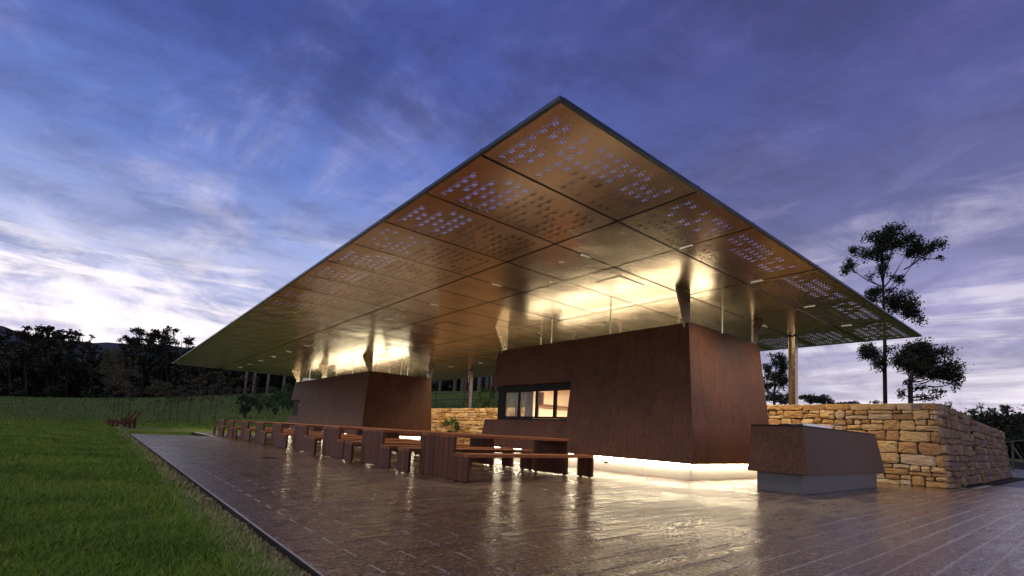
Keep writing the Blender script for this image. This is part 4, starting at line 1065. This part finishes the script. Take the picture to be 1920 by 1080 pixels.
# pine trunks between the pavilions and left of them
for k, x in enumerate([458, 474, 500, 530, 562, 590, 612, 824, 852, 866, 872, 898, 912, 920, 928, 940]):
    D = (72 + R.uniform(-3, 8)) if x > 700 else 100; r_ = R.uniform(.18, .32); b0 = at(x, 737 if x > 700 else 740, D); gz = hz(b0[0], b0[1])
    cl = [(b0 + np.array([R.uniform(-2, 2), R.uniform(-2, 2), R.uniform(9, 15)]), (2.4, 2.4, 1.3), 1) for _ in range(6)] + [(b0 + np.array([R.uniform(-2, 2), R.uniform(-2, 2), R.uniform(4.5, 8)]), (1.6, 1.6, .8), .6) for _ in range(3)]
    bb = (b0[0], b0[1], gz)
    tree('pine_tree', 'straight pale trunked pine standing in the plantation behind the pavilions', bb, [((b0[0], b0[1], gz - .3), r_), ((b0[0] + .1, b0[1], gz + 6), r_ * .8), ((b0[0], b0[1], gz + 15), r_ * .3)], [], cl, 14, .35, MT['leafd'], MT['barkp'], .6, 600 + k, 'pine trunks behind the pavilions', maxn=300)
V = leaf_cloud([(at(x, 690 + R.uniform(-10, 22), 95 + R.uniform(-6, 6)), (4.5, 4.5, 2.2), 1) for x in range(780, 1010, 12)] + [(at(x, 722 + R.uniform(-6, 6), 110), (4.5, 4.5, 1.6), .8) for x in range(780, 1010, 22)], 11, .42, .75, 80, .5, 260)
tag(obj('undergrowth', np_mesh('undergrowth', V, 4, MT['leafd'])), 'dark foliage behind the pine trunks between the pavilions', 'scrub', kind='stuff')

ORD = ['first', 'second', 'third', 'fourth', 'fifth', 'sixth', 'seventh', 'eighth', 'ninth']
# feathery staked saplings
def sapling(x, by, D, hpx, seed, group, label, wid=12):
    R2 = random.Random(seed); b0 = at(x, by, D); gz = hz(b0[0], b0[1]); H = hpx * D / FPX; B0 = (b0[0], b0[1], gz)
    t = empty('sapling', B0); tag(t, label, 'tree', group)
    tr = [np.array([b0[0] + R2.uniform(-.05, .05) * q, b0[1] + R2.uniform(-.05, .05) * q, gz - .1 + H * q / 4]) for q in range(5)]
    mb = MB(); mb.tube(tr, [.024, .020, .016, .012, .005], 5); mb.build('trunk', MT['bark'], t, fix=False)
    mb = MB(); cl = []
    w = wid * D / FPX
    for q in range(11):
        s_ = R2.uniform(.38, .97); p = tr[0] + (tr[-1] - tr[0]) * s_; an = R2.uniform(0, 6.28); e = p + np.array([math.cos(an) * w * (1.1 - s_ * .6), math.sin(an) * w * (1.1 - s_ * .6), H * .14]); mb.tube([p, e], [.009, .003], 4)
        cl.append(((p + e * 2) / 3, (w * .5, w * .5, H * .07), 1.0))
    mb.build('branches', MT['bark'], t, fix=False)['kind'] = 'stuff'
    V = leaf_cloud(cl, 260, .085, .5, seed, .35, 260) - np.array(B0)
    obj('crown', np_mesh('crown', V, 4, MT['leafr']), t)
for k, (x, by, D, hp) in enumerate([(192, 785, 62, 95), (198, 787, 56, 98), (204, 788, 51, 100), (210, 789, 47, 104), (218, 790, 43, 110), (227, 791, 40, 116), (240, 790, 38, 108)]):
    sapling(x, by, D, hp, 700 + k, 'saplings in a row left of the lounge chairs', ORD[k] + ' sapling from the left in the row behind the timber lounge chairs', 20)
for k, (x, by, D, hp) in enumerate([(276, 776, 52, 60), (288, 778, 50, 64), (296, 783, 47, 66), (306, 786, 46, 70), (317, 788, 45, 72), (331, 790, 44, 80), (351, 795, 41, 92), (373, 798, 38, 96), (401, 800, 35, 98), (395, 778, 52, 60), (414, 772, 56, 56), (433, 768, 60, 54), (452, 764, 64, 50), (470, 760, 66, 48), (340, 772, 56, 56), (362, 768, 60, 52)]):
    sapling(x, by, D, hp, 730 + k, 'saplings on the hillside', 'thin sapling on the slope before the far pavilion, ' + ('rear rows' if k > 8 else 'front row, ' + ORD[k] + ' from the left'), 13)
# shrubs near the far pavilion and on the terrace
def shrub(name, label, x, y, D, r, leafm, seed, h=None, z=None, group=None, size=.06):
    b0 = at(x, y, D); gz = hz(b0[0], b0[1]) if z is None else z; R2 = random.Random(seed); h = h or r * 1.6
    t = empty(name, (b0[0], b0[1], gz)); tag(t, label, 'shrub', group); mb = MB(); cl = []
    for q in range(7):
        an = q * .9 + R2.uniform(-.3, .3); e = np.array([b0[0] + math.cos(an) * r * .6, b0[1] + math.sin(an) * r * .6, gz + h * R2.uniform(.55, 1.0)]); mb.tube([(b0[0], b0[1], gz - .05), e], [.02, .006], 4); cl.append((e, (r * .42, r * .42, h * .22), 1.0)); cl.append((e * .5 + np.array([b0[0], b0[1], gz]) * .5, (r * .4, r * .4, h * .2), .7))
    mb.build('stems', MT['bark'], t, fix=False)['kind'] = 'stuff'
    obj('foliage', np_mesh('foliage', leaf_cloud(cl, 900, size, .6, seed, .45, 260) - np.array([b0[0], b0[1], gz]), 4, leafm), t)
shrub('shrub', 'dense dark green shrub left of the far pavilion, the largest of its bed', 458, 790, 47, .95, MT['leafd'], 801, 2.2)
for k, (x, D, r) in enumerate([(484, 52, .7), (500, 55, .8), (515, 50, .6), (528, 56, .9), (540, 53, .7), (512, 62, 1.0), (535, 64, 1.1), (548, 58, .9), (478, 60, .8)]):
    shrub('shrub', 'loose green shrub in the planting bed left of the far pavilion', x, 785, D, r, MT['leafg'], 810 + k, r * 2.1, None, 'shrubs in the bed left of the far pavilion')
shrub('shrub', 'leafy green shrub above the stone wall left of the middle canopy post', 848, 764, 28, .62, MT['leafg'], 830, 1.5)
shrub('shrub', 'leafy green shrub above the stone wall right of the middle canopy post', 910, 764, 27, .58, MT['leafg'], 831, 1.5)
shrub('shrub', 'low leafy shrub above the wall beside the corner of the far pavilion', 836, 764, 30, .4, MT['leafg'], 832, .7)
shrub('shrub', 'small lone bush on the far left lawn before the forest', 102, 762, 95, 1.5, MT['leafd'], 833, 3.2, None, None, .14)

# timber lounge chairs on the lawn
def lounger(p, rz, label):
    t = empty('lounge_chair', (p[0], p[1], hz(p[0], p[1]) + .0), rz); t.scale = (.66, .8, .80); tag(t, label, 'chair', 'timber lounge chairs on the lawn')
    prof = [(-.75, .42), (-.55, .47), (-.3, .43), (0, .36), (.25, .38), (.45, .52), (.65, .78), (.85, 1.08), (.95, 1.22)]
    for q in range(24):
        s_ = q / 23 * (len(prof) - 1.001); i = int(s_); f = s_ - i; x = prof[i][0] + (prof[i + 1][0] - prof[i][0]) * f; z = prof[i][1] + (prof[i + 1][1] - prof[i][1]) * f
        if q % 2 == 0:
            mb = MB(); mb.bbox(x - .045, x + .045, -.5, .5, z, z + .03, .003); mb.build('slat', MT['timber'], t, world=False)
    for yy in (-.5, .44):
        mb = MB()
        for (a, za), (b2, zb_) in zip(prof, prof[1:]): mb.extr([(a, yy, za - .13), (b2, yy, zb_ - .13), (b2, yy, zb_ - .001), (a, yy, za - .001)], (0, .06, 0))
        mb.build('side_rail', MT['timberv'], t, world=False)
    for xx, hh in ((-.6, .36), (.6, .64)):
        for yy in (-.48, .38):
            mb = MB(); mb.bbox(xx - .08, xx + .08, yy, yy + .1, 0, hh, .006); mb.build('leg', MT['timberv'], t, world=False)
    mb = MB(); mb.extr([(.0, -.46, .28), (.0, -.40, .28), (.62, -.40, .05), (.62, -.46, .05)], (0, 0, .08)); mb.build('brace', MT['timberv'], t, world=False)
fwdr = math.atan2(RM[0][1], RM[0][0])
lounger(at(231, 803, 27.5), fwdr + .35, 'weathered timber lounge chair on the lawn beyond the paving corner, the nearer of the pair')
lounger(at(223, 799, 29.2), fwdr + .35, 'weathered timber lounge chair on the lawn, the one behind and left of its pair')

# ------------------------------------------------------------------ grass blades on the near lawn
def blades(n, dmin, dmax, hmin, hmax, wd, power=1.6, far=False):
    g = np.random.default_rng(int(dmin * 10) + 3)
    u = g.random(n * 3); D = (dmin ** (-power + 1) + u * (dmax ** (-power + 1) - dmin ** (-power + 1))) ** (1 / (-power + 1))
    xs = g.uniform(-80, 1000, n * 3)
    # bearing -> ground position at camera depth D
    ax = (xs - PPX) / FPX; X = D * (RM[2][0] + ax * RM[0][0] + .18 * RM[1][0]); Y = D * (RM[2][1] + ax * RM[0][1] + .18 * RM[1][1])
    dens = np.where(X > .75, .85, 1.0)
    ok = ((X < .955) & (Y < 40) & (g.random(n * 3) < dens)) if not far else ((X < .9) | ((Y > 32) & (X < 15.2)) | ((Y > 64) & (X < 60)) | ((X > 18) & (Y > 8))); X, Y, D = X[ok][:n], Y[ok][:n], D[ok][:n]
    Z = height(X, Y); m = len(X)
    cl = np.array([mnoise.noise(Vector((a * 1.3, b2 * 1.3, 0))) for a, b2 in zip(X[::1], Y[::1])]) if m < 400000 else 0
    h2 = g.uniform(hmin, hmax, m) * (1 + .55 * cl); dry = (X > .74 + .14 * g.random(m)) & (X < 1.2) & (not far); h2 = np.where(dry, h2 * .42, h2)
    an = g.uniform(0, 2 * math.pi, m); lean = g.uniform(.15, .75, m) + np.where(dry, .8, 0); la = g.uniform(0, 2 * math.pi, m)
    w = wd * (1 + D / 6) * g.uniform(.6, 1.3, m)
    bx = np.cos(an) * w; by_ = np.sin(an) * w
    p0 = np.stack([X - bx, Y - by_, Z - .01], 1); p1 = np.stack([X + bx, Y + by_, Z - .01], 1)
    mx, my = X + np.cos(la) * lean * h2 * .35, Y + np.sin(la) * lean * h2 * .35
    q0 = np.stack([mx + bx * .7, my + by_ * .7, Z + h2 * .6], 1); q1 = np.stack([mx - bx * .7, my - by_ * .7, Z + h2 * .6], 1)
    tx, ty = X + np.cos(la) * lean * h2, Y + np.sin(la) * lean * h2
    lim = .94 + 0.015 * g.random(m) + (999 if far else 0)
    tp_ = np.stack([np.where(tx > lim, lim, tx), ty, Z + h2 * (1 - .35 * lean * .6)], 1)
    verts = np.stack([p0, p1, q0, tp_, q1], 1).reshape(-1, 3)
    return verts
V = np.concatenate([blades(150000, 1.9, 9, .035, .085, .0016, 1.5), blades(90000, 9, 32, .04, .09, .0028, 1.9), blades(90000, 30, 120, .05, .16, .0032, 1.3, True)])
o = obj('grass', np_mesh('grass', V, 5, MT['blade'])); tag(o, 'short damp green lawn grass with a dry clipped strip along the paving', 'grass', kind='stuff')
# a few long straw wisps lying on the lawn
mb = MB(); R = random.Random(9)
for k in range(70):
    X_, Y_ = -R.uniform(.0, 2.6) + .5, R.uniform(2.6, 8); a = R.uniform(0, 3.14); L = R.uniform(.08, .22); z = hz(X_, Y_) + .07
    mb.tube([(X_, Y_, z - .03), (X_ + math.cos(a) * L * .5, Y_ + math.sin(a) * L * .5, z + .012), (X_ + math.cos(a) * L, Y_ + math.sin(a) * L, z - .02)], .0014, 3)
o = mb.build('straw', MT['lawnstraw'], fix=False); tag(o, 'loose dry straw wisps lying on the near lawn', 'straw', kind='stuff')
